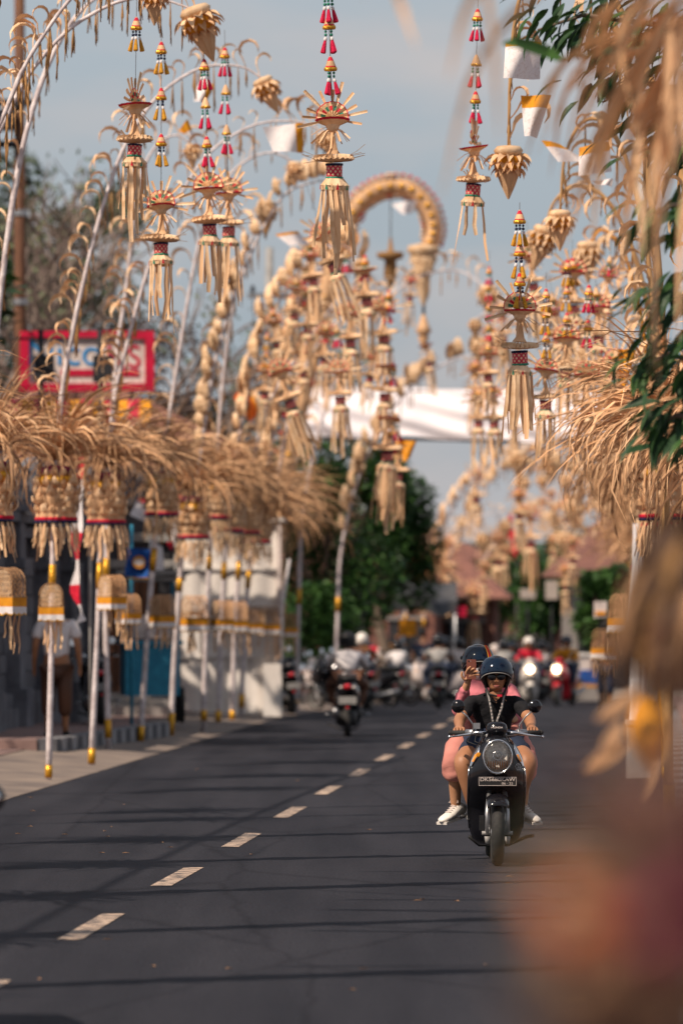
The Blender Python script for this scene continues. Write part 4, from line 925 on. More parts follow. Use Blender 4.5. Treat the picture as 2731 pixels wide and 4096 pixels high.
auto(33, -1, RR + 'its drooping skirt filling the right edge beside the scooter', GR, 1.0, 1.1, X=.95, crown=2.65, leaves=170, fill=150, bells=False, droop=.8, bd=(70, 170), wmul=1.1, detail=2, wrap='bamboo', seed=33, lotus_at=False, spread=1.2)
for i, Y in enumerate((71, 79, 87, 95)):
    auto(Y, -1, RR + ('fifth from the viewer', 'sixth from the viewer', 'seventh from the viewer', 'eighth, before the far riders')[i], GR, (.75, .9, 1.0, .8)[i], (.8, .84, .95, .8)[i], leaves=30, fill=220, detail=1, wrap=('wrap', 'ochre')[i % 2], seed=25+i, wmul=1.5, bd=(60, 165), spread=1.1, wind=-.15, step=.2, curl=1.2)
G3 = 'farther poles of the right row'; L3 = 'tan decorated bamboo pole of the right row beyond the riders'
for i, Y in enumerate((103, 112, 121, 131, 141, 155, 170, 188, 208)):
    auto(Y, -1, 'tan decorated pole of the right row, ' + LF[i] + ' past the cream trailer side', G3, (.9, .6, .7, 1.1, .8, 1.0, .7, .9, 1)[i], (.72, .62, .56, .8, .86, .78, .72, .9, .8)[i], leaves=0, fill=200, detail=0, seed=80+i, cups=i % 2, step=.22, curl=1.4, lot=1.5, wmul=1.8, wrap=('bamboo', 'ochre')[i % 2])
# big arched ornament far down the street
def arch():
    Y = 104; P = spline(pxp(Y, [(1100, 2050), (1180, 1700), (1250, 1400), (1310, 1150), (1375, 930), (1440, 810), (1530, 752), (1630, 752), (1705, 820), (1732, 910), (1715, 985)]), 46); base = Vector((P[0].x, Y, gz(Y)))
    root = thing('giant_penjor', 'huge thick arched palm-leaf ornament with red trim curling over the banner', 'palm arch', base); Q = [p-base for p in P]
    MB().tube([Vector((-.25, 0, 0)), Q[0]*.5, Q[0]], [.2, .18, .17], 10).tube(Q, [.17]*30 + [.155]*17, 12).obj('arch_body', M['straw'], root)
    c = MB(); rd = MB(); r = random.Random(4)
    for i in range(1, 46):
        t = (Q[i+1]-Q[i-1]).normalized() if i < 46 else Vector((0, 0, -1)); out = Vector((-t.z, 0, t.x))
        for sd in (1, -1):
            for q in range(3):
                mm = Matrix.Translation(Q[i] + out*sd*.15 + Vector((0, (q-1)*.1, 0))) @ Matrix.Rotation(math.atan2(0, sd*out.x), 4, 'Z') @ Matrix.Rotation(-math.asin(max(-1, min(1, sd*out.z)))*(1), 4, 'Y') @ Matrix.Scale(r.uniform(.6, 1), 4)
                me = CUP[q % 2]; c.add([mm @ v.co for v in me.vertices], [tuple(f.vertices) for f in me.polygons], (1 if (i+q) % 7 == 0 and sd < 0 else 0))
        if True: rd.ell(Q[i] + out*.22, (.035, .05, .035), 6, 4, 0); 
        if i % 2: rd.ell(Q[i] - Vector((0, .16, 0)), (.05, .03, .05), 6, 4, 1)
    c.obj('leaf_trim', [M['straw2'], M['red']], root, kind='stuff'); rd.obj('red_beading', [M['red'], M['gold']], root)
    e_ = Q[-1]
    b = MB(); b.lathe([(.05, .1), (.28, .05), (.30, -.06), (.22, -.1), (.26, -.16), (.18, -.34), (.20, -.42), (.12, -.5), (.11, -.8), (.02, -1.05)], 16, 0, pleat=.06); b.obj('hanging_cone', M['straw2'], root, loc=e_ + Vector((-.1, 0, -.05)))
    b = MB(); b.tube([(0, 0, -1.0), (0, 0, -1.25)], .03, 5, 1).lathe([(.03, -1.2), (.10, -1.4), (.15, -1.52), (.08, -1.56), (.10, -1.62), (.02, -1.85)], 12, 0, pleat=.08); b.obj('lower_cone', [M['straw'], M['dark']], root, loc=e_ + Vector((-.1, 0, -.05)))
    b = MB(); b.lathe([(.02, .3), (.05, .05), (.24, .02), (.22, -.08), (.1, -.12), (.12, -.4), (.02, -.62)], 14, 0, pleat=.08); b.obj('side_cone', M['dry2'], root, loc=at(1562, 1015, Y)-base)
    MB().tube([at(1562, 1000, Y)-base, at(1562, 760, Y)-base], .01, 4).obj('string', M['string'], root)
arch()

# offering baskets on the poles
GB = 'woven offering baskets along the left row'
for i, (px, py, Y, rot, lb, s_) in enumerate((
    (205, 2425, 56.6, .02, 'woven basket seen face on, tied to the nearest left pole', 1.0),
    (2, 2385, 52.4, -.5, 'woven basket cut by the left edge, ochre cloth and long streamers', 1.15),
    (420, 2385, 61.5, -.85, 'woven basket with ochre and white cloth on the second left pole', 1.0),
    (490, 2450, 67.5, -.9, 'smaller woven basket just behind the second left pole', .95),
    (620, 2460, 71.6, -1.0, 'woven basket on the leaning pole beside the blue flag', 1.1),
    (745, 2470, 75, -1.1, 'woven basket left of the white booth on the cup covered pole', 1.25),
    (860, 2475, 78.5, -1.1, 'woven basket in front of the left edge of the white booth', 1.1),
    (915, 2480, 84, -1.1, 'woven basket before the middle of the white booth', 1.2),
    (985, 2490, 87, -1.1, 'woven basket before the right part of the white booth', 1.1),
    (1050, 2495, 90, -1.1, 'woven basket at the right corner of the white booth', 1.2),
    (1130, 2510, 96, -1.1, 'last woven basket, beyond the white booth', 1.1))):
    offering(at(px, py, Y), rot, lb, GB, s_*.76, seed=i)
for i, (px, py, Y, lb) in enumerate(((2530, 2470, 62, 'woven basket on the right row above the white fluted post'), (2440, 2590, 80, 'small basket with ochre cloth far along the right row'))):
    offering(at(px, py, Y), .9, lb, 'woven offering baskets along the right row', .85, seed=30+i)

# hanging ornaments
hanging(540, 558, 43, 'hanging ornament with tall spiky fan, leftmost of the near ones', top=-75, tas=(70, 255-400), col='y', ns=9, yaw=1.2, seed=1)
hanging(645, 955, 45, 'hanging ornament below four yellow tassels, red rimmed fan', top=100, tas=(165, 350, 535), col='y', ns=11, seed=2, skirt=True)
hanging(838, 880, 47, 'hanging ornament under red tassels, dark rimmed fan', top=195, tas=(235, 390, 545), col='r', ns=10, seed=3)
hanging(915, 890, 50, 'paler hanging ornament behind the one with the dark rimmed fan', top=120, tas=(190, 340, 500), col='r', ns=8, seed=4, tasx=-.03)
hanging(1335, 635, 38.5, 'largest hanging ornament near the middle, streamers in full sun', top=-95, tas=(-60, 62, 228), col='r', ns=15, seed=5)
hanging(1892, 719, 45, 'hanging ornament with few streamers against the open sky', top=-200, tas=(35, 220, 365), col='r', ns=4, yaw=1.35, seed=6)
hanging(2078, 1385, 43, 'hanging ornament with wide ray fan right of the red tassel string', top=810, tas=(842, 972, 1092), col='y', ns=14, seed=7, s=1.05)
hanging(2181, 1588, 50, 'hanging ornament with red scalloped disc before the right end of the banner', top=1090, tas=(1155, 1235, 1330), col='y', ns=9, seed=8, s=.9)
hanging(2344, 1613, 52, 'hanging ornament before the right fronds with two long streamers', top=1080, tas=(1140, 1280), col='r', ns=5, seed=9)
hanging(2262, 1462, 55, 'hanging ornament between the wide ray fan and the right fronds', top=1000, tas=(1040, 1140, 1250), col='y', ns=6, seed=10)
hanging(2390, 1330, 58, 'small hanging ornament half hidden by the right fronds', top=1020, tas=(1150,), col='r', ns=7, seed=22)
hanging(1326, 1043, 62, 'leaning hanging ornament under the largest one', top=700, tas=(), col='r', ns=12, lean=-.28, seed=11, s=1.1)
hanging(1400, 1349, 70, 'hanging ornament just left of the long red stacked string', top=1000, tas=(1000,), col='r', ns=12, seed=12, s=1.1)
hanging(1360, 1574, 68, 'hanging ornament before the left end of the banner', top=1280, tas=(1300,), col='r', ns=12, seed=13, s=1.05)
hanging(1154, 1588, 66, 'leaning hanging ornament left of the banner over the fronds', top=1250, tas=(), col='r', ns=12, lean=-.3, seed=14, s=1.15)
hanging(1535, 1330, 74, 'upper ornament of the long stacked string with red tassels', top=1120, tas=(1160, 1200), col='r', ns=8, seed=15, s=1.2, tasx=.1)
hanging(1540, 1560, 74, 'middle ornament of the long stacked string before the banner', top=1440, tas=(1450,), col='r', ns=10, seed=16, s=1.2, fan=False, tasx=.1)
hanging(1550, 1790, 74, 'lowest ornament of the long stacked string, broad streamers', top=1640, tas=(1650, 1700), col='r', ns=20, seed=17, s=1.45, fan=False, tasx=.1)
hanging(1590, 1880, 78, 'thin ornament trailing beside the lowest streamers', top=1700, tas=(1745,), col='y', ns=8, seed=18, s=1.2, fan=False)
hanging(1952, 1492, 70, 'hanging ornament on a string of red tassels left of the wide ray fan', top=1000, tas=(1065, 1130, 1210, 1290, 1370), col='r', ns=8, seed=19, s=.9)
hanging(1712, 1440, 100, 'small cone shaped ornament hanging at the banner top', top=1370, tas=(), ns=8, seed=20, s=1.0, fan=False, lean=-.2)
hanging(1465, 1180, 72, 'round bundled ornament beneath the huge arch', top=960, tas=(1020,), col='r', ns=6, seed=21, s=1.3, fan=False)
hanging(1060, 1560, 80, 'hanging ornament among the cup covered poles', top=1300, tas=(1330, 1400), col='y', ns=8, seed=23)
hanging(1230, 1300, 76, 'hanging ornament before the base of the huge arch', top=1000, tas=(1060, 1150), col='r', ns=8, seed=24)
for i, (px, py, Y) in enumerate(((1905, 1980, 165), (1990, 2230, 170), (1780, 2260, 150), (2120, 2150, 140), (1895, 2450, 160))):
    hanging(px, py, Y, ('far ornament at the top of the distant poles', 'far ornament over the middle of the street', 'far ornament left above the stall canopy', 'far ornament near the red banner pole', 'lowest far ornament over the riders')[i], 'far hanging ornaments', top=py-180, ns=10, seed=50+i, s=2.0)

for i, (px, py, Y, c_, lb) in enumerate(((2130, 1120, 62, 'r', 'small ornament left of the tilted cone'), (2292, 1205, 60, 'y', 'small ornament below the round lotus'), (2425, 1190, 62, 'r', 'ornament beside the green leaves'), (2225, 1330, 66, 'r', 'ornament between the tassel strings'), (2470, 1580, 56, 'r', 'ornament sunk in the right fronds'), (2330, 1420, 68, 'y', 'far ornament behind the right tassel strings'), (1250, 1105, 72, 'r', 'ornament left of the leaning one under the largest'), (1180, 1240, 78, 'r', 'ornament on the cup covered curve left of centre'), (1425, 1245, 84, 'r', 'ornament inside the foot of the huge arch'), (1105, 1360, 82, 'y', 'ornament right of the concrete pole'), (1300, 1420, 80, 'r', 'ornament just above the left end of the banner'), (1480, 1500, 82, 'r', 'ornament grazing the top edge of the banner'), (1210, 1480, 86, 'y', 'ornament above the left banner rope'), (2010, 1330, 84, 'r', 'ornament behind the wide ray fan'), (1640, 1180, 96, 'r', 'small ornament left of the arch cone'))):
    hanging(px, py, Y, lb, top=py-330*45/Y, tas=(py-230*45/Y,), col=c_, ns=8, seed=120+i, s=(1.0, 1.15, .9)[i % 3], lean=(-.08, 0, .1)[i % 3], group='ornaments in the tangle over the street')
# loose cloths
def cloth(label, Y, c4, top=.18, dy=.25, group='printed white cloths on the poles', n=10, mt=('print', 'ochre'), cat='cloth flag', name='cloth_flag', side='top', ph=0):
    P = [at(a, b, Y) for a, b in c4]; o0 = P[0].copy(); P = [p-o0 for p in P]
    def fn(u, v):
        p = P[0].lerp(P[1], u).lerp(P[3].lerp(P[2], u), v); return p + Vector((0, dy*(.25*math.sin(u*5+v*2+ph) + .5*(u-.5)*v), 0))
    mb = MB().grid(fn, n, n, mf=(lambda i, j: 1 if (j < n*top if side == 'top' else i >= n*(1-top)) else 0)); o = mb.obj(name, [M[mt[0]], M[mt[1]]], loc=o0); tag(o, label, cat, group); return o
cloth('white printed cloth streaming left with an ochre right edge', 58, [(1050, 508), (1213, 492), (1212, 610), (1092, 606)], .2, side='right')
cloth('narrow white printed cloth hanging by the red tassels', 60, [(782, 282), (858, 345), (822, 412), (776, 406)], .3, side='right')
cloth('small white cloth with ochre corner among curled leaves', 64, [(714, 520), (752, 476), (795, 585), (770, 560)], .35, ph=1)
cloth('square white printed cloth behind the green leaf at the upper right', 42, [(2022, 170), (2165, 168), (2160, 312), (2010, 318)], .1, ph=2)
cloth('white cloth with broad ochre top left of the right fronds', 44, [(2082, 380), (2202, 382), (2148, 548), (2096, 546)], .27, ph=.5)
cloth('folded white and ochre cloth streaming right', 50, [(2164, 560), (2240, 575), (2345, 640), (2228, 652)], .25, ph=2.5)
cloth('square white cloth with ochre top beside the green leaves', 50, [(2316, 588), (2434, 565), (2448, 682), (2312, 708)], .27, ph=1.2)
cloth('small white scrap of cloth under the square one', 50, [(2362, 722), (2450, 716), (2447, 745), (2390, 738)], .0, ph=0)
cloth('thin white cloth fluttering under the largest ornament', 70, [(1100, 935), (1190, 925), (1240, 975), (1160, 985)], .15, ph=1)
cloth('small white cloth inside the huge arch', 100, [(1565, 815), (1668, 800), (1650, 850), (1610, 860)], .0, ph=1.5)
cloth('orange cloth with yellow pattern above the left fronds', 92, [(990, 1520), (1040, 1640), (1000, 1690), (935, 1590)], .2, mt=('orange', 'ochre'), group='coloured flags', ph=1)
cloth('ochre cloth hanging off the lowest stacked ornament', 76, [(1600, 1760), (1665, 1765), (1640, 1830), (1612, 1850)], .0, mt=('ochre', 'ochre'), group='coloured flags')
cloth('yellow cloth tied high in the right fronds', 48, [(2470, 1395), (2540, 1400), (2500, 1560), (2480, 1620)], .0, mt=('ochre', 'ochre'), group='coloured flags')
# tall red and white pennants, blue flag
def pennant(label, Y, pts, w, cols, seed=0):
    P = [at(a, b, Y) for a, b in pts]; root = thing('pennant', label, 'flag', Vector((P[-1].x, Y, gz(Y)+.1)), group='tall red and white pennants'); b = root.location
    Q = spline([p-b for p in P], 24); mb = MB()
    mb.ribbon(Q, [w*(.6+.4*math.sin(i*.9+seed))*(.3+.9*i/24) for i in range(25)], (1, .4, 0), fold=.3, twist=2.2); n = len(mb.f)
    for i in range(n): mb.m[i] = cols[int(i/n*len(cols))]
    mb.obj('cloth', [M['red'], M['white']], root); MB().tube([(.05, .1, 0), (.04, .1, Q[0].z)], .02, 6).obj('flagpole', M['grey'], root)
pennant('twisted red and white pennant between the first two left poles', 64, [(318, 1790), (325, 1990), (312, 2150), (318, 2320), (330, 2440), (345, 2480)], .26, (0, 1, 1, 0, 1, 0, 1, 1))
pennant('red and white pennant half hidden by the fronds before the booth', 80, [(715, 1920), (722, 2050), (700, 2150), (690, 2200)], .28, (0, 1, 1, 0), 2)
pennant('far red pennant standing over the distant traffic', 170, [(2035, 2060), (2045, 2140), (2065, 2210), (2060, 2240)], .5, (0, 0, 0, 0), 1)
b = at(527, 2190, 74); root = thing('blue_flag', 'blue flag with round yellow and white emblem on a light blue pole', 'flag', Vector((b.x, 74, .1))); z = b.z-.1
MB().tube([(0, 0, 0), (0, 0, z+.3)], .022, 8).obj('flagpole', M['bluepaint'], root)
fl = MB().grid(lambda u, v: (-.04+u*.30-.05*v, -.05-.04*math.sin(u*6+v*2), z-.0-v*.37-.03*u), 10, 10).obj('cloth', M['blue'], root)
MB().lathe([(0, 0), (.085, 0)], 20, 1).lathe([(0, .003), (.06, .003)], 20, 0, sc=(1.2, .7)).obj('emblem', [M['signwhite'], M['ochre']], fl, loc=(.10, -.10, z-.19), rot=(rad(90), 0, 0))
MB().box((.09, -.09, z-.40), (.27, .02, .02)).obj('fringe', M['gold'], root)
cloth('white cloth hung over the shop lintel beside the blue flag', 79, [(555, 1990), (640, 2010), (630, 2110), (520, 2060)], .12, mt=('white', 'red'), group='white cloths at the shop', ph=1)
cloth('triangular white cloth under the shop lintel', 82, [(600, 2150), (650, 2190), (660, 2305), (590, 2300)], .0, mt=('white', 'red'), group='white cloths at the shop', ph=2)

# ------------------------------------------------------------------ far street
def house(px, Y, w, d, h, label, wall='plaster', tile='tileor', rh=1.6, floors=1):
    root = thing('house', label, 'house', gp(px, Y), (0, 0, -.05)); MB().box((0, 0, h/2), (w, d, h)).obj('wall', M[wall], root)
    W, D = w/2+.5, d/2+.5; MB().add([(-W, -D, h+.01), (W, -D, h+.01), (W, D, h+.01), (-W, D, h+.01), (-W*.4, 0, h+rh), (W*.4, 0, h+rh)], [(0, 1, 5, 4), (1, 2, 5), (2, 3, 4, 5), (3, 0, 4), (3, 2, 1, 0)]).obj('roof', M[tile], root)
    n = max(2, int(w/1.5))
    for f in range(floors):
        for i in range(n):
            x = -w/2 + w*(i+.5)/n; wd = MB().box((x, -d/2-.02, 1.3+f*2.6), (w/n*.62, .1, 1.7 if f == 0 else 1.1)).obj('window', M['dark'], root)
            MB().box((x, -d/2-.06, 1.3+f*2.6+(.88 if f == 0 else .6)), (w/n*.7, .14, .09)).obj('frame', M['grey'], wd)
house(1640, 165, 5, 6, 2.8, 'red brown house behind the stall canopy', 'tile', 'tile')
house(1800, 215, 2.8, 6, 3.9, 'orange roofed house left of the far poles', 'plaster', 'tileor')
house(1960, 235, 6, 6, 3.4, 'dull red house in the middle distance', 'tile', 'tile')
house(2170, 250, 8, 8, 4.1, 'long brown roofed hall at the end of the street', 'tile', 'tile', 1.3)
house(2390, 260, 8, 8, 4.6, 'brown roofed building at the right end of the street', 'tile', 'tile', 1.4)
house(1420, 158, 4.6, 6, 3.2, 'shop house behind the green street trees', 'tile', 'tile', floors=1)
house(2580, 140, 4, 10, 3.0, 'pale building behind the right row', 'stonepale', 'tile')
house(2480, 190, 4, 8, 4.0, 'far building beyond the right row', 'tile', 'tile')
house(1250, 190, 12, 8, 4.4, 'wide low building behind the left side of the street', 'wood', 'tile', floors=1)
for i, (px, Y, h, rx, rz) in enumerate(((1930, 178, 2.6, 1.1, 1.1), (2010, 215, 4.2, 1.8, 1.8), (2210, 160, 2.8, 1.2, 1.3), (2350, 175, 3.4, 1.6, 1.7), (2450, 165, 2.8, 1.3, 1.3), (1700, 180, 2.9, 1.4, 1.2), (2420, 120, 2.0, .7, .9), (1560, 205, 4.2, 2.4, 1.8))):
    tree('street_tree', ('small green tree left of the middle of the far street', 'broad green tree at the middle of the far street', 'green tree right of the middle of the far street', 'green tree behind the cream trailer', 'green tree at the far right poles', 'green tree behind the tarpaulin stall', 'small green bush at the right kerb behind the poles', 'tall green tree far behind the street trees')[i], gp(px, Y), h, rx, 1.2, rz, 2600, .15, .28, ('leaf', 'leafdark'), 90+i)
def box_sign(label, px, py, Y, w, h, mt, mt2=None, group='shop signs far down the street'):
    c = at(px, py, Y); root = thing('shop_sign', label, 'sign', Vector((c.x, Y, gz(Y))), group=group); z = c.z-gz(Y)
    MB().box((0, 0, z), (w, .12, h)).obj('board', M[mt], root); MB().tube([(0, .1, 0), (0, .1, z)], .022, 6).obj('post', M['dark'], root)
    if mt2: MB().box((0, -.07, z-h*.2), (w*.8, .03, h*.25)).obj('stripe', M[mt2], root)
box_sign('pale tall sign board beside the far right trees', 2205, 2360, 130, .28, .42, 'plaster')
box_sign('pale slanting sign below the far red pennant', 2110, 2375, 150, .40, .26, 'plaster')
box_sign('small yellow sign above the grey shirted rider', 1630, 2510, 122, .38, .36, 'ochre')
box_sign('round red lamp sign hanging over the far riders', 1844, 2445, 128, .22, .22, 'signred')
box_sign('white notice among the leaves at the far right', 2400, 2440, 100, .22, .3, 'signwhite', 'ochre')
# stall with tarpaulin
c = gp(1610, 136); root = thing('market_stall', 'market stall under a dark patched tarpaulin canopy', 'stall', c)
zt = EYE+(HOR-2395)/F*136 - c.z; W = 430/F*136
MB().grid(lambda u, v: (-W/2+W*u, -1.2+2.4*v, zt + .32*math.sin(math.pi*v)*(1) + .12*u - .10*math.sin(u*9)*(1-v) - .18*abs(v-.5)), 26, 10).obj('canopy', M['tarpblue'], root)
MB().grid(lambda u, v: (-W/2+W*u, -1.22, zt + .12*u - .10*math.sin(u*9) - .09 - v*(.28+.05*math.sin(u*17))), 26, 2).obj('valance', M['tarpblue'], root)
for x in (-W/2+.05, 0, W/2-.05):
    for y in (-1.15, 1.15): MB().tube([(x, y, 0), (x, y, zt)], .03, 6).obj('post', M['steel'], root)
MB().box((0, .5, .45), (W*.8, .8, .9)).obj('counter', M['wood'], root)
r = random.Random(8); cr_ = [M['ochre'], M['red'], M['signwhite'], M['straw2'], M['bluepaint'], M['dry']]
for i in range(9): tag(MB().box((0, 0, .13), (.34, .3, .26)).lathe([(.13, .26), (.12, .36), (.02, .40)], 10).obj('goods_crate', cr_[i % 6], loc=c + Vector((-W*.36+i*W*.09, .35+.2*(i % 2), .9))), ('ochre', 'red', 'white', 'straw coloured', 'light blue', 'brown', 'second ochre', 'second red', 'second white')[i] + ' crate of goods on the counter of the tarpaulin stall', 'crate', 'crates on the stall counter')
# truck or trailer at the right with white and blue side
c = gp(2345, 128); root = thing('parked_trailer', 'cream and blue street trailer with low base at the right kerb', 'trailer', c + Vector((0, 0, .0)))
MB().box((0, 0, .72), (.72, 1.5, .68)).obj('body', M['signwhite'], root); MB().box((0, -.76, .60), (.60, .03, .28)).obj('blue_panel', M['blue'], root); MB().box((0, 0, .2), (.84, 1.6, .28)).obj('base', M['stonepale'], root); MB().box((0, -.02, 1.08), (.78, 1.56, .05)).obj('lid', M['tarp'], root); MB().box((0, -.78, .38), (.7, .03, .05)).obj('gold_stripe', M['ochre'], root)
# white fluted post on the right
c = road(-.12, 58, 0); root = thing('fluted_post', 'white fluted post with square foot on the right kerb', 'post', c)
MB().lathe([(.085, .55), (.085, 1.55), (.10, 1.6), (.06, 2.1), (.055, 2.6)], 20, pleat=.12, sm=False).obj('shaft', M['white'], root); MB().box((0, 0, .27), (.24, .24, .54)).box((0, 0, .57), (.27, .27, .05)).obj('foot', M['stonepale'], root)

# ------------------------------------------------------------------ scooters
def wheel(root, y, w, main=False):
    prof = []
    for k in range(13):
        a = -math.pi*.5 + math.pi*k/12; prof.append((.175 + .048*math.cos(a), w/2*math.sin(a)))
    T = Matrix.Rotation(rad(90), 4, 'Y')
    o = MB().lathe([(.17, -w*.42)] + prof + [(.17, w*.42)], 40, 0, M=T).obj('wheel', M['rubber'], root, loc=(0, y, .222))
    MB().lathe([(.155, -w*.3), (.176, -w*.42), (.176, w*.42), (.155, w*.3)], 30, 0, M=T).obj('rim', M['grey'], o)
    hb = MB().lathe([(.0, -.045), (.03, -.045), (.03, .045), (0, .045)], 14, 0, M=T)
    for k in range(6):
        a = k*math.pi/3; hb.tube([(0, math.cos(a)*.02, math.sin(a)*.02), (.0, math.cos(a)*.165, math.sin(a)*.165)], [.016, .010], 5)
    hb.lathe([(.05, .034), (.085, .034), (.085, .038), (.05, .038)], 20, 0, M=T); hb.obj('spokes', M['steel'], o)
    if main:   # slanting tread grooves cut in pairs across the crown
        g = MB()
        for k in range(26):
            a = 2*math.pi*k/26
            for sd in (-1, 1):
                pts = []
                for q in range(5):
                    x = sd*(.006+.032*q/4); rr_ = .1755 + .048*math.sqrt(max(0, 1-(x/(w/2))**2)); an = a + sd*.06 + q*.055; pts.append((x, math.cos(an)*rr_, math.sin(an)*rr_))
                for q in range(4):
                    p, n_ = Vector(pts[q]), Vector(pts[q+1]); u = Vector((0, -p.z, p.y)).normalized()*.0035; g.add([p-u, p+u, n_+u*.8, n_-u*.8], [(0, 1, 2, 3)])
        g.obj('tread_groove', M['dark'], o)
    return o
APRON = ((.885, .070, .115, .30), (.85, .105, .075, .34), (.80, .140, .035, .36), (.74, .170, .008, .36), (.67, .186, .0, .34), (.60, .194, .004, .32), (.53, .196, .03, .30), (.46, .196, .13, .31), (.40, .195, .225, .34), (.32, .191, .255, .36), (.24, .183, .27, .40), (.17, .160, .29, .5), (.13, .120, .34, .55), (.118, .06, .40, .5))
def apron_y(x, z):
    for i in range(len(APRON)-1):
        a, b = APRON[i], APRON[i+1]
        if b[0] <= z <= a[0]:
            t = (a[0]-z)/(a[0]-b[0]); hw = a[1]+(b[1]-a[1])*t; y0 = a[2]+(b[2]-a[2])*t; return y0 + .13*(min(1, abs(x)/hw))**2.4
    return APRON[0][2]
def scooter(name, label, loc, rz, paint='black', main=False, head='amber', tail='redlens', group=None, plate=True, lean=0, seat='plastic', headon=None):
    root = thing(name, label, 'scooter', loc, (0, lean, rz), group)
    rings = []
    for z, hw, y0, y1 in APRON:
        r_ = [Vector((-hw + 2*hw*t/12, y0 + .13*abs(2*t/12-1)**2.4, z)) for t in range(13)]
        r_ += [Vector((hw*.96 - 2*hw*.96*t/6, y1 - .05*(1-abs(2*t/6-1)), z)) for t in range(7)]; rings.append(r_)
    rings.reverse(); MB().loft(rings).obj('front_apron', M[paint], root)
    for sd in (-1, 1):   # thin chrome edge strip down each side
        MB().tube([(sd*(hw+.002), y0+.125, z) for z, hw, y0, y1 in APRON[4:11]], .0035, 5).obj('edge_strip', M['chrome'], root)
    # floor, rear body, seat
    def ring(y, w, z0, z1, n=14): return [Vector((math.copysign(abs(math.cos(a))**.6, math.cos(a))*w, y, (z0+z1)/2 + math.copysign(abs(math.sin(a))**.7, math.sin(a))*(z1-z0)/2)) for a in [2*math.pi*k/n for k in range(n)]]
    MB().loft([ring(.42, .17, .22, .33), ring(.56, .19, .22, .33), ring(.78, .185, .22, .34)]).obj('footboard', M['plastic'], root)
    MB().loft([ring(.70, .12, .24, .62), ring(.82, .165, .26, .70), ring(1.05, .175, .34, .74), ring(1.30, .15, .46, .74), ring(1.52, .09, .58, .74), ring(1.60, .04, .64, .72)]).obj('rear_body', M[paint], root)
    MB().loft([ring(.68, .07, .69, .73), ring(.78, .12, .68, .77), ring(.98, .145, .70, .80), ring(1.22, .14, .72, .83), ring(1.45, .10, .74, .83), ring(1.53, .05, .76, .80)]).obj('seat', M[seat], root)
    MB().tube([(-.10, 1.35, .80), (-.12, 1.55, .84), (0, 1.66, .86), (.12, 1.55, .84), (.10, 1.35, .80)], .011, 7).obj('grab_rail', M['steel'], root)
    MB().loft([ring(.85, .10, .16, .36), ring(1.05, .13, .13, .38), ring(1.30, .08, .17, .33)]).obj('engine', M['plastic'], root)
    MB().tube([(.12, .9, .24), (.15, 1.1, .25), (.16, 1.35, .30), (.16, 1.62, .36)], [.025, .035, .05, .045], 10).obj('exhaust', M['steel'], root)
    wheel(root, 1.25, .10); wheel(root, 0, .088, main)
    # fender: an arc over the front wheel
    fd = []
    for k in range(13):
        a = rad(46 + 110*k/12); fd.append([Vector((math.sin(t)*.066*(1 if abs(t) < 1.2 else 1.05), -math.cos(a)*(.235+.03*math.cos(t)), .222 + math.sin(a)*(.235+.03*math.cos(t)))) for t in [(-1.5+3*q/8) for q in range(9)]])
    mb = MB(); n9 = 9; mb.add([p for r_ in fd for p in r_], [(i*n9+k, (i+1)*n9+k, (i+1)*n9+k+1, i*n9+k+1) for i in range(12) for k in range(8)], 0, True)
    o = mb.obj('front_fender', M[paint], root); o.modifiers.new('thick', 'SOLIDIFY').thickness = .006
    for sd in (-1, 1):
        f = MB().tube([(sd*.068, .0, .215), (sd*.066, .035, .36), (sd*.05, .10, .52)], [.019, .018, .016], 10).obj('fork_leg', M['steel'], root)
        MB().tube([(sd*.05, 0, .222), (sd*.105, 0, .222)], [.014, .014], 8).tube([(sd*.068, -.008, .15), (sd*.068, -.01, .20)], [.014, .02], 8).obj('axle_nut', M['grey'], f)
        MB().tube([(sd*.20, .95, .30), (sd*.30, .97, .30)], .013, 7).obj('footpeg', M['steel'], root)
    MB().box((-.105, .04, .29), (.03, .05, .10)).obj('brake_caliper', M['plastic'], root)
    MB().tube([(-.17, .95, .16), (-.10, 1.0, .10), (.10, 1.0, .10), (.23, .93, .16), (.27, .86, .17)], .013, 6).obj('centre_stand', M['plastic'], root)
    # headlamp
    zc = .742; c = Vector((0, -.058, zc)); E = Matrix.Translation(c) @ Matrix.Rotation(rad(90), 4, 'X') @ Matrix.Diagonal((.96, 1.12, 1, 1))
    hl = MB().lathe([(.085, -.07), (.098, -.02), (.107, .015), (.103, .030), (.095, .026), (.090, .0)], 40, 0, M=E).obj('headlight', M['chrome'], root)
    MB().lathe([(.012, -.055), (.04, -.05), (.07, -.03), (.092, .004)], 32, 0, M=E, pleat=.01).obj('reflector', M['silver'], hl)
    mb = MB()
    for k in range(9):
        x = -.062+.0155*k; h = math.sqrt(max(.0001, .078**2-x*x)); mb.box((x, -.066, zc-.030-h*.36), (.006, .02, h*.70))
    mb.obj('amber_ribs', M['amber'], hl)
    MB().ell((0, -.072, zc+.006), (.018, .02, .020), 12, 8).obj('bulb', M[headon or 'silver'], hl)
    MB().lathe([(.030, -.01), (.034, .012), (.028, .014), (.026, -.01)], 20, 0, M=Matrix.Translation((0, -.056, zc+.006)) @ Matrix.Rotation(rad(90), 4, 'X')).obj('bulb_ring', M['chrome'], hl)
    if headon: MB().ell((0, -.085, zc), (.06, .02, .06), 16, 8).obj('lit_lens', M[headon], hl)
    else: MB().lathe([(.095, .018), (.075, .036), (.04, .048), (.0, .052)], 32, 0, M=E).obj('lens', M['glass'], hl)
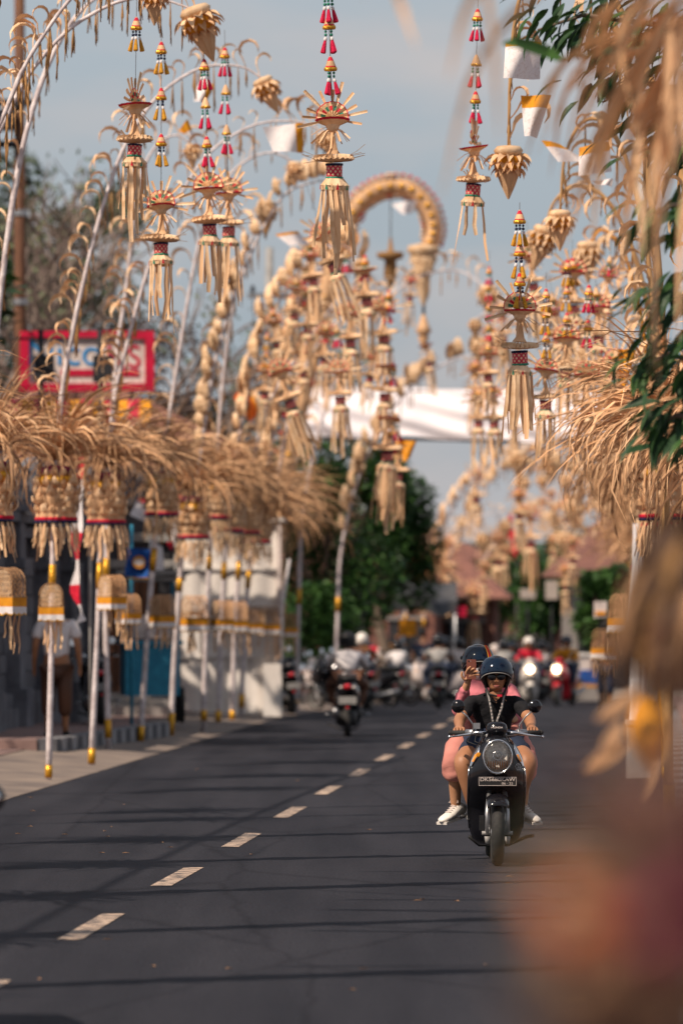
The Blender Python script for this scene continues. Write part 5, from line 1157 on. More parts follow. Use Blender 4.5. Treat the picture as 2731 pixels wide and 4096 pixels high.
    for sd in (-1, 1):
        ts = MB()
        def P(u, v, off=0):
            z = .675 + .145*v; wd = .030*math.sin(math.pi*min(1, .15+v*.8)); hw = .184 - .068*v**1.5; x = hw - wd*u; return Vector((sd*x, apron_y(x, z) - .006 - off*math.sin(math.pi*u), z))
        ts.grid(lambda u, v: P(u, v, .012), 4, 10, 0); t = ts.obj('turn_signal', M['chrome'], root)
        MB().grid(lambda u, v: P(.2+.6*u, .2+.35*v, .02), 3, 5, 0).obj('amber_bulb', M['amber'], t)
    # plate
    py = -.055
    pl = MB().box((0, py, .575), (.262, .006, .062)).obj('number_plate', M['plastic'] if paint == 'black' or True else M['plastic'], root, rot=(0, 0, 0))
    bd = MB()
    for z in (-.028, .028): bd.box((0, py-.0045, .575+z), (.252, .002, .0022))
    for x in (-.126, .126): bd.box((x, py-.0045, .575), (.0022, .002, .058))
    bd.obj('plate_border', M['signwhite'], pl); MB().box((0, py+.03, .575), (.06, .06, .03)).obj('plate_bracket', M['plastic'], root)
    if main:
        text('DK5680KAW', .034, 'signwhite', pl, (0, py-.0045, .587), ext=.001, sx_=1.22); text('06 · 25', .022, 'signwhite', pl, (.066, py-.0045, .560), ext=.001, sx_=1.25)
    # handlebar cowl, bars, mirrors
    MB().lathe([(.0, .06), (.045, .057), (.066, .04), (.074, .01), (.072, -.015), (.064, -.02), (.064, -.04), (.05, -.05)], 28, 0, sc=(1, .9)).obj('instrument_cowl', M['black' if main else paint], root, loc=(0, .17, .915))
    if main: text('HONDA', .017, 'signwhite', root, (0, .098, .936), rot=(rad(72), 0, 0), ext=.001, sx_=1.25)
    MB().tube([(-.30, .385, .895), (-.22, .33, .897), (-.12, .24, .885), (0, .22, .87), (.12, .24, .885), (.22, .33, .897), (.30, .385, .895)], .011, 8).obj('handlebar', M['steel'], root)
    for sd in (-1, 1):
        MB().tube([(sd*.195, .305, .897), (sd*.30, .385, .895)], .0165, 10).tube([(sd*.30, .385, .895), (sd*.318, .398, .895)], [.02, .014], 8).obj('grip', M['rubber'], root)
        MB().tube([(sd*.07, .20, .895), (sd*.13, .20, .90), (sd*.20, .25, .885), (sd*.315, .345, .868)], [.012, .014, .009, .007], 7).ell((sd*.318, .347, .867), (.011, .011, .011), 8, 6).obj('brake_lever', M['chrome'], root)
        MB().tube([(sd*.145, .24, .90), (sd*.20, .29, .90)], [.024, .022], 10).obj('switch_housing', M['steel'], root)
        st = MB().tube([(sd*.155, .23, .91), (sd*.16, .225, .955), (sd*.20, .22, 1.01), (sd*.245, .215, 1.05)], .0055, 6).obj('mirror', M['steel'], root)
        mm = Matrix.Translation((sd*.262, .215, 1.078)) @ Matrix.Rotation(rad(96), 4, 'X') @ Matrix.Rotation(sd*.15, 4, 'Y')
        MB().lathe([(0, .024), (.022, .02), (.040, .008), (.047, -.004), (.045, -.010)], 26, 0, M=mm).obj('mirror_shell', M['black'], st)
        MB().lathe([(.045, -.009), (0, -.0095)], 26, 0, M=mm).obj('mirror_glass', M['chrome'], st)
    MB().box((-.135, .21, .945), (.045, .035, .04)).obj('brake_reservoir', M['steel'], root)
    for q in range(3): MB().tube([(-.15+.02*q, .22, .93), (-.20+.05*q, .14, .84), (-.10+.05*q, .13, .80), (-.04, .16, .83)], .004, 5).obj('cable', M['plastic'], root)
    if main:
        MB().lathe([(0, .004), (.010, .004), (.017, 0)], 18, M=Matrix.Translation((-.127, apron_y(.127, .75)-.012, .752)) @ Matrix.Rotation(rad(90), 4, 'X')).lathe([(.009, .006), (.011, .006)], 14, M=Matrix.Translation((-.127, apron_y(.127, .75)-.012, .752)) @ Matrix.Rotation(rad(90), 4, 'X')).obj('round_badge', M['ochre'], root)
        bx = .142; E2 = Matrix.Translation((bx, apron_y(bx, .67)-.010, .672)) @ Matrix.Rotation(rad(90), 4, 'X') @ Matrix.Rotation(.35, 4, 'Y')
        MB().lathe([(.017, .002), (.019, .003), (.021, .002)], 22, M=E2).obj('oval_emblem', M['steel'], root); text('S', .034, 'steel', root, (bx, apron_y(bx, .67)-.014, .672), rot=(rad(90), 0, .3)); MB().box((bx, apron_y(bx, .65)-.008, .650), (.045, .003, .006)).obj('emblem_ribbon', M['steel'], root)
    # rear lamp and plate
    MB().ell((0, 1.60, .68), (.055, .03, .04), 12, 8).obj('tail_light', M[tail], root)
    for sd in (-1, 1): MB().ell((sd*.085, 1.56, .67), (.025, .025, .022), 8, 6).obj('rear_signal', M['amber' if paint != 'black' else 'signwhite'], root)
    MB().loft([ring(1.50, .08, .40, .56, 8), ring(1.66, .06, .38, .50, 8)]).obj('rear_fender', M['plastic'], root)
    MB().box((0, 1.68, .50), (.24, .01, .10)).obj('rear_plate', M['grey'], root, rot=(0, 0, 0)); MB().ell((0, 1.68, .40), (.025, .012, .02), 8, 6).obj('reflector_disc', M['redlens'], root)
    return root

# ------------------------------------------------------------------ people
def skin(name, J, E, mt, parent, root_j, sub=1, smooth=True):
    """J: name -> (x, y, z, radius or (rx, ry)); E: list of chains; grows one continuous surface"""
    ks = list(J); ix = {k: i for i, k in enumerate(ks)}; me = bpy.data.meshes.new(name)
    ed = []
    for ch in E:
        for a, b in zip(ch, ch[1:]): ed.append((ix[a], ix[b]))
    me.from_pydata([J[k][:3] for k in ks], ed, []); me.materials.append(M[mt])
    o = ob(name, me, parent); sm = o.modifiers.new('Skin', 'SKIN'); sm.use_smooth_shade = smooth; sm.branch_smoothing = .6
    sv_ = me.skin_vertices[0].data
    for k in ks:
        q = J[k][3]; sv_[ix[k]].radius = q if isinstance(q, tuple) else (q, q); sv_[ix[k]].use_root = (k == root_j)
    s = o.modifiers.new('Sub', 'SUBSURF'); s.levels = sub; s.render_levels = sub
    return o
def head_mesh(parent, c, s, mt, rot=(0, 0, 0), ears=True):
    def fn(p):
        x, y, z = p.x, p.y, p.z; q = Vector((x, y, z))
        if y < 0:   # face side: -y
            q.y *= .96
            if abs(x) < .28 and -.42 < z < .28: q.y -= .20*(1-abs(x)/.28)*max(0, (1-abs(z+.22)/.40))          # nose
            for ex in (-.36, .36):
                d = math.hypot(x-ex, z-.10)
                if d < .26: q.y += .10*(1-d/.26)                                                              # eye sockets
            d = math.hypot(x*.8, z+.56)
            if d < .22: q.y -= .05*(1-d/.22)
            if z < -.66: q.y -= .07
        if z < -.2: q.x *= 1 - .22*(-z-.2); 
        return q
    o = MB().ell((0, 0, 0), (.075*s, .095*s, .115*s), 40, 30, fn=fn).obj('head', M[mt], parent, loc=c, rot=rot)
    lp = MB().ell((0, -.094*s, -.063*s), (.024*s, .008*s, .0055*s), 14, 6).ell((0, -.092*s, -.071*s), (.021*s, .009*s, .006*s), 14, 6); lp.obj('lips', M['lips'], o)
    MB().ell((-.010*s, -.101*s, -.030*s), (.007*s, .006*s, .005*s), 8, 5).ell((.010*s, -.101*s, -.030*s), (.007*s, .006*s, .005*s), 8, 5).obj('nostrils', M[mt], o)
    if ears:
        for sd in (-1, 1): MB().ell((sd*.076*s, .01*s, -.005*s), (.010*s, .022*s, .032*s), 10, 8).obj('ear', M[mt], o)
    for sd in (-1, 1):
        MB().ell((sd*.028*s, -.078*s, .012*s), (.013*s, .010*s, .009*s), 10, 7).obj('eye', M['signwhite'], o)
        MB().ribbon([(sd*.012*s, -.092*s, .030*s), (sd*.028*s, -.092*s, .036*s), (sd*.045*s, -.082*s, .030*s)], .006*s, (0, 0, 1)).obj('eyebrow', M['plastic'], o)
    return o
def helmet(parent, c, mt='black', s=1.0, rot=(0, 0, 0), visor=True, stripe=False, open_=True):
    A, B, Cc = .128*s, .150*s, .142*s
    def sp(az, el_, q=1.0): return Vector((math.sin(az)*math.cos(el_)*A*q, -math.cos(az)*math.cos(el_)*B*q, math.sin(el_)*Cc*q))
    mb = MB(); nu, nv = 48, 22; grid_ = {}
    for j in range(nv+1):
        for i in range(nu):
            az = -math.pi + 2*math.pi*i/nu
            front = max(0, math.cos(az)); lo = rad(-48) 
            if open_:
                ed = rad(4) ; t = max(0, min(1, (rad(66)-abs(az))/rad(16))); lo = lo + (ed-lo)*(t*t*(3-2*t))
            el_ = lo + (rad(90)-lo)*j/nv; q = 1.0
            grid_[(i, j)] = len(mb.v); mb.v.append(tuple(sp(az, el_, q)))
    for j in range(nv):
        for i in range(nu): mb.f.append((grid_[(i, j)], grid_[((i+1) % nu, j)], grid_[((i+1) % nu, j+1)], grid_[(i, j+1)])); mb.m.append(0); mb.s.append(True)
    o = mb.obj('helmet', M[mt], parent, loc=c, rot=rot); sd_ = o.modifiers.new('t', 'SOLIDIFY'); sd_.thickness = .012*s; sd_.offset = -1
    lin = MB().tube([sp(-math.pi+2*math.pi*i/40, rad(-48) + (rad(4)-rad(-48))*(lambda t: t*t*(3-2*t))(max(0, min(1, (rad(66)-abs(-math.pi+2*math.pi*i/40))/rad(16)))), .955) for i in range(41)], .008*s, 6, cap=False); lin.obj('rubber_edge', M['rubber'], o)
    if visor:
        def vs(u, v):
            az = rad(-82+164*u); b_ = -1 + 2*abs(u-.5)*0; lo = rad(6 - 30*abs(2*u-1)**2.2); return sp(az, lo + (rad(58)-lo)*v, 1.045)
        v_ = MB().grid(vs, 30, 12).obj('visor', M['visor'], o); s2 = v_.modifiers.new('t', 'SOLIDIFY'); s2.thickness = .003
        MB().tube([vs(u/24*.84+.08, .0)*1.005 + Vector((0, 0, -.006*s)) for u in range(25)], .0032*s, 5).obj('visor_trim', M['grey'], o)
        for e_ in (-1, 1): MB().ell(sp(e_*rad(86), rad(14), 1.03), (.012*s, .016*s, .016*s), 10, 6).obj('visor_pivot', M['plastic'], o)
    if stripe:
        for k, cc in enumerate(('ochre', 'red', 'ochre')):
            az = rad(22+k*7); MB().ribbon([sp(az, rad(16+i*8), 1.05) for i in range(6)], .010*s if k != 1 else .018*s, (1, 0, 0)).obj('stripe', M[cc], o)
    return o
def chain(*n): return list(n)
def rider(label, root, dx=0, dy=0, dz=0, skin_m='skin', shirt='blackcloth', pants='denim', helm='black', sleeves=False, long_pants=False, main=False, hands='bars', passenger=False, name='person', group=None, s=1.0, shoe='plastic', visor=True, head_x=0.0, hrot=(0, 0, 0), nohelmet=False):
    """a person seated on the scooter `root`; the pose is given in the scooter's own axes (front is -y)"""
    p = thing(name, label, 'person', root.location, tuple(root.rotation_euler), group)
    def T(x, y, z): return (x+dx, y+dy, z+dz)
    hx = head_x; K = .78
    J = {'pelvis': (*T(0, .92, .84), (.125, .11)), 'belly': (*T(0, .89, .95), (.125, .105)), 'chest': (*T(0, .84, 1.06), (.13, .10)), 'neckb': (*T(hx*.3, .80, 1.145), (.055, .052)), 'neck': (*T(hx*.8, .775, 1.185), .047), 'skull': (*T(hx, .765, 1.22), .055)}
    for sd, n in ((-1, 'l'), (1, 'r')):
        J['sh'+n] = (*T(sd*.155, .82, 1.105), .056); 
        if passenger and n == 'l' and hands == 'phone':
            J['el'+n] = (*T(-.215, .66, .93), .046); J['wr'+n] = (*T(-.160, .50, 1.135), .028); J['pa'+n] = (*T(-.14, .475, 1.195), (.036, .018))
        elif passenger:
            J['el'+n] = (*T(sd*.215, .74, .93), .042); J['wr'+n] = (*T(sd*.17, .56, .90), .027); J['pa'+n] = (*T(sd*.14, .50, .90), (.03, .016))
        else:
            J['el'+n] = (*T(sd*.245, .66, .975), .046); J['wr'+n] = (*T(sd*.245, .455, .925), .030); J['pa'+n] = (*T(sd*.250, .405, .925), (.038, .019))
        if passenger:
            J['hi'+n] = (*T(sd*.13, .90, .80), .095); J['kn'+n] = (*T(sd*.245, .54, .66), .060); J['an'+n] = (*T(sd*.232, .64, .36-dz), .036); J['he'+n] = (*T(sd*.205, .66, .33-dz), .034); J['to'+n] = (*T(sd*.295, .54, .30-dz), .030)
        else:
            J['hi'+n] = (*T(sd*.10, .88, .79), .095); J['kn'+n] = (*T(sd*.235, .50, .70), .066); J['an'+n] = (*T(sd*.155, .56, .39), .040); J['he'+n] = (*T(sd*.15, .60, .355), .038); J['to'+n] = (*T(sd*.155, .43, .345), .034)
    E = [chain('pelvis', 'belly', 'chest', 'neckb', 'neck', 'skull')]
    for n in 'lr': E += [chain('chest', 'sh'+n, 'el'+n, 'wr'+n, 'pa'+n), chain('pelvis', 'hi'+n, 'kn'+n, 'an'+n, 'he'+n, 'to'+n)]
    for sd, n in ((-1, 'l'), (1, 'r')):     # fingers
        if passenger and n == 'l' and hands == 'phone':
            for k in range(4):
                x0 = -.175+.020*k; z0 = 1.21+(.01, .018, .016, .004)[k]-.00
                J[f'f{n}{k}a'] = (*T(x0+.01, .462, z0), .0105); J[f'f{n}{k}b'] = (*T(x0+.022+.006*k, .440, z0+.030-.010*k), .0095); J[f'f{n}{k}c'] = (*T(x0+.045+.006*k, .432, z0+.050-.022*k), .008)
                E.append(chain('pa'+n, f'f{n}{k}a', f'f{n}{k}b', f'f{n}{k}c'))
            J[f't{n}a'] = (*T(-.175, .465, 1.175), .012); J[f't{n}b'] = (*T(-.195, .455, 1.205), .010); J[f't{n}c'] = (*T(-.192, .450, 1.235), .009)
            E.append(chain('pa'+n, f't{n}a', f't{n}b', f't{n}c'))
        elif not passenger and main:
            for k in range(4):
                x0 = sd*(.220+.021*k); yb = .345+.016*k; o_ = (0, .004, .003, -.003)[k]
                J[f'f{n}{k}a'] = (*T(x0, yb+.025, .925+o_), .0105); J[f'f{n}{k}b'] = (*T(x0, yb-.006, .912+o_), .0098); J[f'f{n}{k}c'] = (*T(x0+sd*.002, yb-.004, .884+o_), .0085)
                E.append(chain('pa'+n, f'f{n}{k}a', f'f{n}{k}b', f'f{n}{k}c'))
            J[f't{n}a'] = (*T(sd*.220, .395, .905), .012); J[f't{n}b'] = (*T(sd*.202, .365, .890), .010); E.append(chain('pa'+n, f't{n}a', f't{n}b'))
    JB = dict(J)
    for k in ('pelvis', 'belly', 'chest', 'shl', 'shr'): q = J[k][3]; K = .62 if k[:2] == 'sh' else .78; JB[k] = (*J[k][:3], (q[0]*K, q[1]*K) if isinstance(q, tuple) else q*K)
    body = skin('body', JB, E, skin_m, p, 'pelvis', 2 if main else 1)
    hc = T(hx, .755, 1.272)
    sh = {k: (J[k][0], J[k][1], J[k][2], ((J[k][3][0]+.014, J[k][3][1]+.014) if isinstance(J[k][3], tuple) else J[k][3]+.014)) for k in ('pelvis', 'belly', 'chest', 'shl', 'shr', 'ell', 'elr', 'wrl', 'wrr')}
    sh['neckb'] = (*J['neckb'][:3], .072)
    for n in 'lr':
        a, b = Vector(J['sh'+n][:3]), Vector(J['el'+n][:3]); m_ = a.lerp(b, .78)
        if not sleeves:
            sh['sl'+n] = (*m_, .058); sh['up'+n] = (*a.lerp(b, .4), .056); sh['sh'+n] = (*a, .064)
            del sh['el'+n], sh['wr'+n]
        else: sh['el'+n] = (*b, .056); sh['wr'+n] = (*J['wr'+n][:3], .038)
    SE = [chain('pelvis', 'belly', 'chest', 'neckb')]
    for n in 'lr': SE.append(chain('chest', 'sh'+n, 'up'+n, 'sl'+n) if not sleeves else chain('chest', 'sh'+n, 'el'+n, 'wr'+n))
    so = skin('shirt', sh, SE, shirt, p, 'pelvis', 2 if (main or passenger) else 1)
    pt = {'pelvis': (*J['pelvis'][:3], (.145, .13))}; PE = []
    for n in 'lr':
        pt['hi'+n] = (*J['hi'+n][:3], .118); a, b = Vector(J['hi'+n][:3]), Vector(J['kn'+n][:3])
        if long_pants:
            q = 1.2 if passenger and main else 1.0
            pt['kn'+n] = (*b, .074*q); c_ = Vector(J['an'+n][:3]); pt['cu'+n] = (*b.lerp(c_, .52 if passenger and main else .9), .066*q*(1.22 if q > 1 else 1)); PE.append(chain('pelvis', 'hi'+n, 'kn'+n, 'cu'+n))
        else: pt['th'+n] = (*a.lerp(b, .72), .088); PE.append(chain('pelvis', 'hi'+n, 'th'+n))
    to_ = skin('trousers', pt, PE, pants, p, 'pelvis', 3 if main else 1)
    if main:
        so.modifiers['Sub'].levels = so.modifiers['Sub'].render_levels = 3
        for o_, st_, sz in ((so, .016 if not passenger else .024, .06), (to_, .022 if passenger else .014, .07)):
            tx = bpy.data.textures.new('folds', 'CLOUDS'); tx.noise_scale = sz; tx.noise_depth = 2; dm = o_.modifiers.new('Folds', 'DISPLACE'); dm.texture = tx; dm.strength = st_; dm.mid_level = .5; dm.texture_coords = 'LOCAL'
    for n in 'lr':     # shoes
        a, b = Vector(J['he'+n][:3]), Vector(J['to'+n][:3]); d = (b-a).normalized(); SC_ = 1.12 if main else 1.0
        sd_ = d.cross(Vector((0, 0, 1))).normalized(); up = sd_.cross(d); f = Matrix((( *sd_, ), (*d,), (*up,))).transposed().to_4x4()
        f = Matrix.Translation(a - Vector((0, 0, .018))) @ f @ Matrix.Scale(SC_, 4); rg = []
        for t, w_, h_, z_ in ((-.055, .018, .03, .02), (-.04, .034, .062, .03), (.0, .038, .082, .038), (.05, .040, .068, .028), (.10, .044, .050, .016), (.15, .044, .040, .010), (.185, .034, .030, .006), (.205, .012, .016, .002)):
            rg.append([Vector((math.cos(k*math.pi/6)*w_, t, z_ + math.sin(k*math.pi/6)*h_*.55)) for k in range(12)])
        s_ = MB().loft(rg, M=f).obj('shoe', M[shoe], p); MB().box((0, .072, -.013), (.078, .25, .016), M=f).obj('sole', M['shoe' if shoe == 'shoe' else 'grey'], s_)
        if main and shoe == 'shoe':
            lc = MB()
            for k in range(5): lc.tube([(-.022, .035+.02*k, .073-.008*k), (0, .042+.02*k, .082-.009*k), (.022, .035+.02*k, .073-.008*k)], .0028, 4, M=f)
            for e_ in (-1, 1): lc.tube([(0, .04, .084), (e_*.02, .03, .105), (e_*.035, .05, .085), (e_*.01, .042, .083)], .0026, 4, M=f)
            lc.obj('laces', M['signwhite'], s_)
    hd = head_mesh(p, hc, .95, skin_m, hrot)
    if nohelmet: MB().ell((0, .012, .02), (.084, .10, .112), 20, 12, fn=lambda q: q if not (q.y < -.2 and q.z < .25) else Vector((q.x*.7, -.1, q.z*.7))).obj('hair', M['plastic'], hd)
    else: helmet(p, (hc[0], hc[1]+.012, hc[2]+.022), helm, .90, hrot, visor)
    return p, hc, J

# the black scooter with its two riders, the sharpest thing in the picture
main_loc = Vector((sx(1988, 38.6), 38.6, 0))
ms = scooter('motor_scooter', 'glossy black scooter with oval headlight coming towards the viewer', main_loc, 0, 'black', True)
drv, hc, J = rider('person in black T-shirt, dark helmet and sunglasses driving the black scooter', ms, main=True, skin_m='skin', head_x=.012)
def lens_pair(parent, c, s, rot=(0, 0, 0)):
    m_ = MB()
    for sd in (-1, 1): m_.ell((sd*.032*s, -.098*s, .002*s), (.030*s, .010*s, .024*s), 16, 10)
    m_.tube([(-.012*s, -.104*s, .010*s), (0, -.107*s, .013*s), (.012*s, -.104*s, .010*s)], .003*s, 5)
    for sd in (-1, 1): m_.tube([(sd*.058*s, -.090*s, .010*s), (sd*.082*s, -.03*s, .012*s)], .003*s, 5)
    return m_.obj('sunglasses', M['black'], parent, loc=c, rot=rot)
lens_pair(drv, hc, 1.0)
MB().tube([(hc[0]-.078, hc[1]-.01, hc[2]-.06), (hc[0]-.05, hc[1]-.045, hc[2]-.118), (hc[0], hc[1]-.06, hc[2]-.132), (hc[0]+.05, hc[1]-.045, hc[2]-.118), (hc[0]+.078, hc[1]-.01, hc[2]-.06)], .008, 6).obj('chin_strap', M['plastic'], drv)
MB().box((hc[0]+.022, hc[1]-.066, hc[2]-.128), (.034, .012, .016)).obj('strap_buckle', M['red'], drv)
# collar, lanyard, wristband
MB().ribbon([(-.062, .775, 1.19), (-.055, .735, 1.165), (-.022, .715, 1.12), (.012, .712, 1.098)], [.03, .034, .03, .012], (0, -.4, 1), fold=.1).ribbon([(.082, .775, 1.19), (.075, .735, 1.165), (.045, .715, 1.12), (.012, .712, 1.098)], [.03, .034, .03, .012], (0, -.4, 1), fold=.1).obj('collar', M['blackcloth'], drv)
MB().add([(-.034, .722, 1.165), (.058, .722, 1.165), (.012, .712, 1.092), (.012, .725, 1.18)], [(0, 2, 1), (0, 1, 3)], 0).obj('neck_opening', M['skin'], drv)
for sd, x1 in ((-1, -.012), (1, .014)):
    pts = [(.012+sd*.066, .735, 1.19), (.012+sd*.052, .712, 1.13), (.012+sd*.038, .712, 1.06), (x1, .705, .965)]
    ly = MB().ribbon(pts, .013, (1, 0, 0)).obj('lanyard', M['grey'], drv)
    for k in range(6):
        a = Vector(pts[1]).lerp(Vector(pts[3]), .12+k*.145); MB().box(a - Vector((0, .004, 0)), (.0065, .002, .013 if k % 2 else .006)).obj('printed_mark', M['signwhite'], ly)
MB().lathe([(.033, -.006), (.034, 0), (.031, .006)], 16, M=Matrix.Translation((.247, .445, .927)) @ Matrix.Rotation(rad(80), 4, 'X')).obj('wristband', M['plastic'], drv)
# passenger
ps, hc2, J2 = rider('person in pink hijab and white mask on the rear seat, holding up a phone', ms, dy=.36, dz=.075, dx=-.03, main=True, passenger=True, hands='phone', skin_m='skin2', shirt='pink', pants='salmon', sleeves=True, long_pants=True, shoe='shoe', head_x=-.075, hrot=(0, 0, .10), visor=True)
for o in ps.children:
    if o.name.startswith('helmet'):
        for k, cc in enumerate(('ochre', 'red', 'ochre')):
            az = rad(26+k*6); MB().ribbon([Vector((math.sin(az)*math.cos(e_)*.134, -math.cos(az)*math.cos(e_)*.157, math.sin(e_)*.149)) for e_ in [rad(14+i*8) for i in range(6)]], .007 if k != 1 else .013, (1, 0, 0)).obj('stripe', M[cc], o)
hj = MB().lathe([(.040, .115), (.072, .098), (.086, .05), (.092, 0), (.092, -.05), (.088, -.10), (.10, -.15), (.15, -.20), (.155, -.26)], 26, 0, sc=(1, 1.05), a0=rad(-90+38), a1=rad(270-38))
hj.lathe([(.085, -.098), (.098, -.13), (.13, -.18), (.15, -.24)], 20, 0, sc=(1, 1.0), pleat=.04)
hj.obj('hijab', M['pink'], ps, loc=hc2).modifiers.new('t', 'SOLIDIFY').thickness = .006
MB().lathe([(.068, .062), (.083, .050), (.086, .036)], 20, 0, sc=(1, 1.1), a0=rad(-160), a1=rad(-20)).obj('inner_cap', M['white'], ps, loc=hc2)
MB().ell((0, -.083, -.055), (.056, .036, .050), 22, 14, fn=lambda q: Vector((q.x, q.y - .12*max(0, 1-abs(q.z+.0)*2.2)*(1 if q.y < 0 else 0), q.z))).obj('face_mask', M['white'], ps, loc=hc2, rot=(0, 0, .1))
lens_pair(ps, hc2, 1.0, (0, 0, .1))
ph = thing('smartphone', 'rose brown smartphone held up by the rear passenger', 'phone', main_loc + Vector((J2['pal'][0]+.012, J2['pal'][1]-.018, J2['pal'][2]+.055)), (0, .0, .05))
mb = MB(); rg = []
for y in (-.004, .004):
    rg.append([Vector((math.copysign(.0335-.009+.009*abs(math.cos(a)), math.cos(a)), y, math.copysign(.069-.009+.009*abs(math.sin(a)), math.sin(a)))) for a in [math.pi/4*0+2*math.pi*(k+.5)/24 for k in range(24)]])
mb.loft(rg, sm=False).obj('case', M['phone'], ph); MB().ell((-.018, -.0055, .056), (.005, .002, .005), 10, 6).obj('camera_lens', M['visor'], ph)
MB().ell((-.006, -.0055, .056), (.0025, .0015, .0025), 8, 5).obj('flash', M['signwhite'], ph)

# ------------------------------------------------------------------ other traffic
def bike(px, py, Y, rz, label, rlabel, paint='black', lean=0, **k):
    c = at(px, py, Y); loc = Vector((c.x, Y, gz(Y)))
    hk = {q: k.pop(q) for q in ('headon', 'tail') if q in k}
    s_ = scooter('motor_scooter', label, loc, rz, paint, lean=lean, group='scooters on the far road', **hk)
    if rlabel: rider(rlabel, s_, group='riders on the far road', **k)
    return s_
PI = math.pi
bike(1389, 2915, 77.5, PI, 'black scooter with red tail lamp driving away in the left lane', 'person in pale pink blouse driving away in the left lane', shirt='white', pants='leafbrown', sleeves=True, long_pants=True, skin_m='skin', helm='plastic')
b_ = bike(1640, 2820, 118, -PI/2+.35, 'white scooter standing broadside beyond the pink blouse', 'person in dark clothes leaning over the broadside white scooter', 'signwhite', shirt='blackcloth', pants='denim', helm='black')
bike(1748, 2830, 108, PI, 'black scooter with twin red lamps driving away', 'person in grey brown shirt driving away beside the broadside scooter', shirt='grey', pants='denim', long_pants=True, sleeves=False)
bike(1835, 2800, 122, PI, 'dark scooter with amber signal behind the main riders', 'person in cream jacket riding away behind the main riders', shirt='signwhite', pants='denim', long_pants=True, sleeves=True)
bike(1905, 2790, 131, PI, 'scooter hidden behind the black helmets', 'person with pale helmet above the main riders', shirt='blackcloth', helm='grey', sleeves=True)
bike(2118, 2812, 118, 0, 'cream scooter with lit round headlamp coming towards the viewer', 'person in red shirt on the cream scooter', 'shoe', shirt='red', pants='denim', long_pants=True, sleeves=True, helm='shoe', headon='lampon', visor=False)
bike(2228, 2822, 114, -.28, 'red fronted scooter with bright lamp, farthest to the right', 'person in yellow shirt on the red fronted scooter', 'redlens', shirt='ochre', pants='denim', long_pants=True, sleeves=True, headon='lampon')
bike(2050, 2790, 138, 0, 'dark scooter behind the cream scooter', 'person in dark jacket left of the red shirt, farther off', shirt='denim', sleeves=True, helm='plastic')
bike(2180, 2790, 145, 0, 'dark scooter between the red and yellow shirts', 'person in pale pink shirt between the red and yellow shirts', shirt='pink', sleeves=True, helm='black')
bike(1975, 2780, 150, PI, 'small far scooter right above the passenger', 'far person in orange vest near the middle', shirt='orange', helm='signwhite')
bike(1700, 2780, 150, PI, 'small far scooter left of the grey brown shirt', 'far person in white shirt near the tarpaulin stall', shirt='white', helm='black')
bike(1480, 2840, 104, PI-.2, 'black scooter stopped just right of the pink blouse', 'person in brown shirt stopped right of the pink blouse', shirt='leafbrown', skin_m='skin', helm='shoe')
EX = ((1590, 128, PI, 'white', 'denim', 'far rider in white left of the grey brown shirt', 'black'), (1675, 136, 0, 'blackcloth', 'denim', 'far rider in black facing the viewer', 'black'), (1790, 140, PI, 'leafbrown', 'denim', 'far rider in brown between the two helmets', 'signwhite'), (1950, 160, 0, 'blackcloth', 'denim', 'far rider in black right of the passenger', 'black'), (2010, 128, PI, 'grey', 'denim', 'far rider in grey left of the cream scooter', 'black'), (2075, 165, 0, 'pink', 'denim', 'far rider in pale pink near the end of the street', 'shoe'), (2160, 132, PI, 'signwhite', 'denim', 'far rider in cream between the two lit lamps', 'black'), (2270, 150, 0, 'blackcloth', 'denim', 'far rider in black right of the yellow shirt', 'black'), (1530, 150, .4, 'orange', 'denim', 'far rider in orange under the stall canopy', 'black'), (1880, 172, 0, 'white', 'denim', 'farthest rider in white over the passenger helmet', 'redlens'))
for px, Y, rz, sh_, pn, lb, pc in EX: bike(px, 2790, Y, rz, 'distant ' + {'black': 'black', 'signwhite': 'white', 'shoe': 'cream', 'redlens': 'red'}[pc] + ' scooter of the ' + lb, lb, pc, shirt=sh_, pants=pn, sleeves=True, helm=('black', 'shoe')[px % 2])
for px, Y, rz, pc, lb in ((1110, 96, PI+.2, 'black', 'black scooter nearest the booth corner among the parked ones'), (1270, 104, PI+.7, 'black', 'black scooter parked in front of the white parked one'), (1360, 112, PI+.9, 'black', 'black scooter parked by the road edge under the trees'), (1440, 126, PI+.5, 'signwhite', 'white scooter parked at the stall corner')): bike(px, 2820, Y, rz, lb, None, pc, lean=.1)
# parked at the left
bike(1165, 2850, 101, PI-.15, 'dark scooter with red tail lamp parked beside the booth', None)
bike(1235, 2815, 110, PI+.9, 'white scooter parked with its nose towards the road', None, 'signwhite', lean=.12)
bike(1310, 2800, 120, PI+.5, 'dark scooter parked behind the white one', None, lean=.1)
bike(1330, 2790, 133, PI+.6, 'second white scooter parked farther down', None, 'signwhite', lean=.1)
bike(1400, 2785, 140, PI-.6, 'blue scooter parked under the street trees', None, 'blue', lean=.1)
c = road(-7.05, 75, .215); s_ = scooter('motor_scooter', 'black scooter parked on the left footpath by the food cart', Vector((sx(385, 75), 75, .215)), PI+.1, 'black', lean=.06)
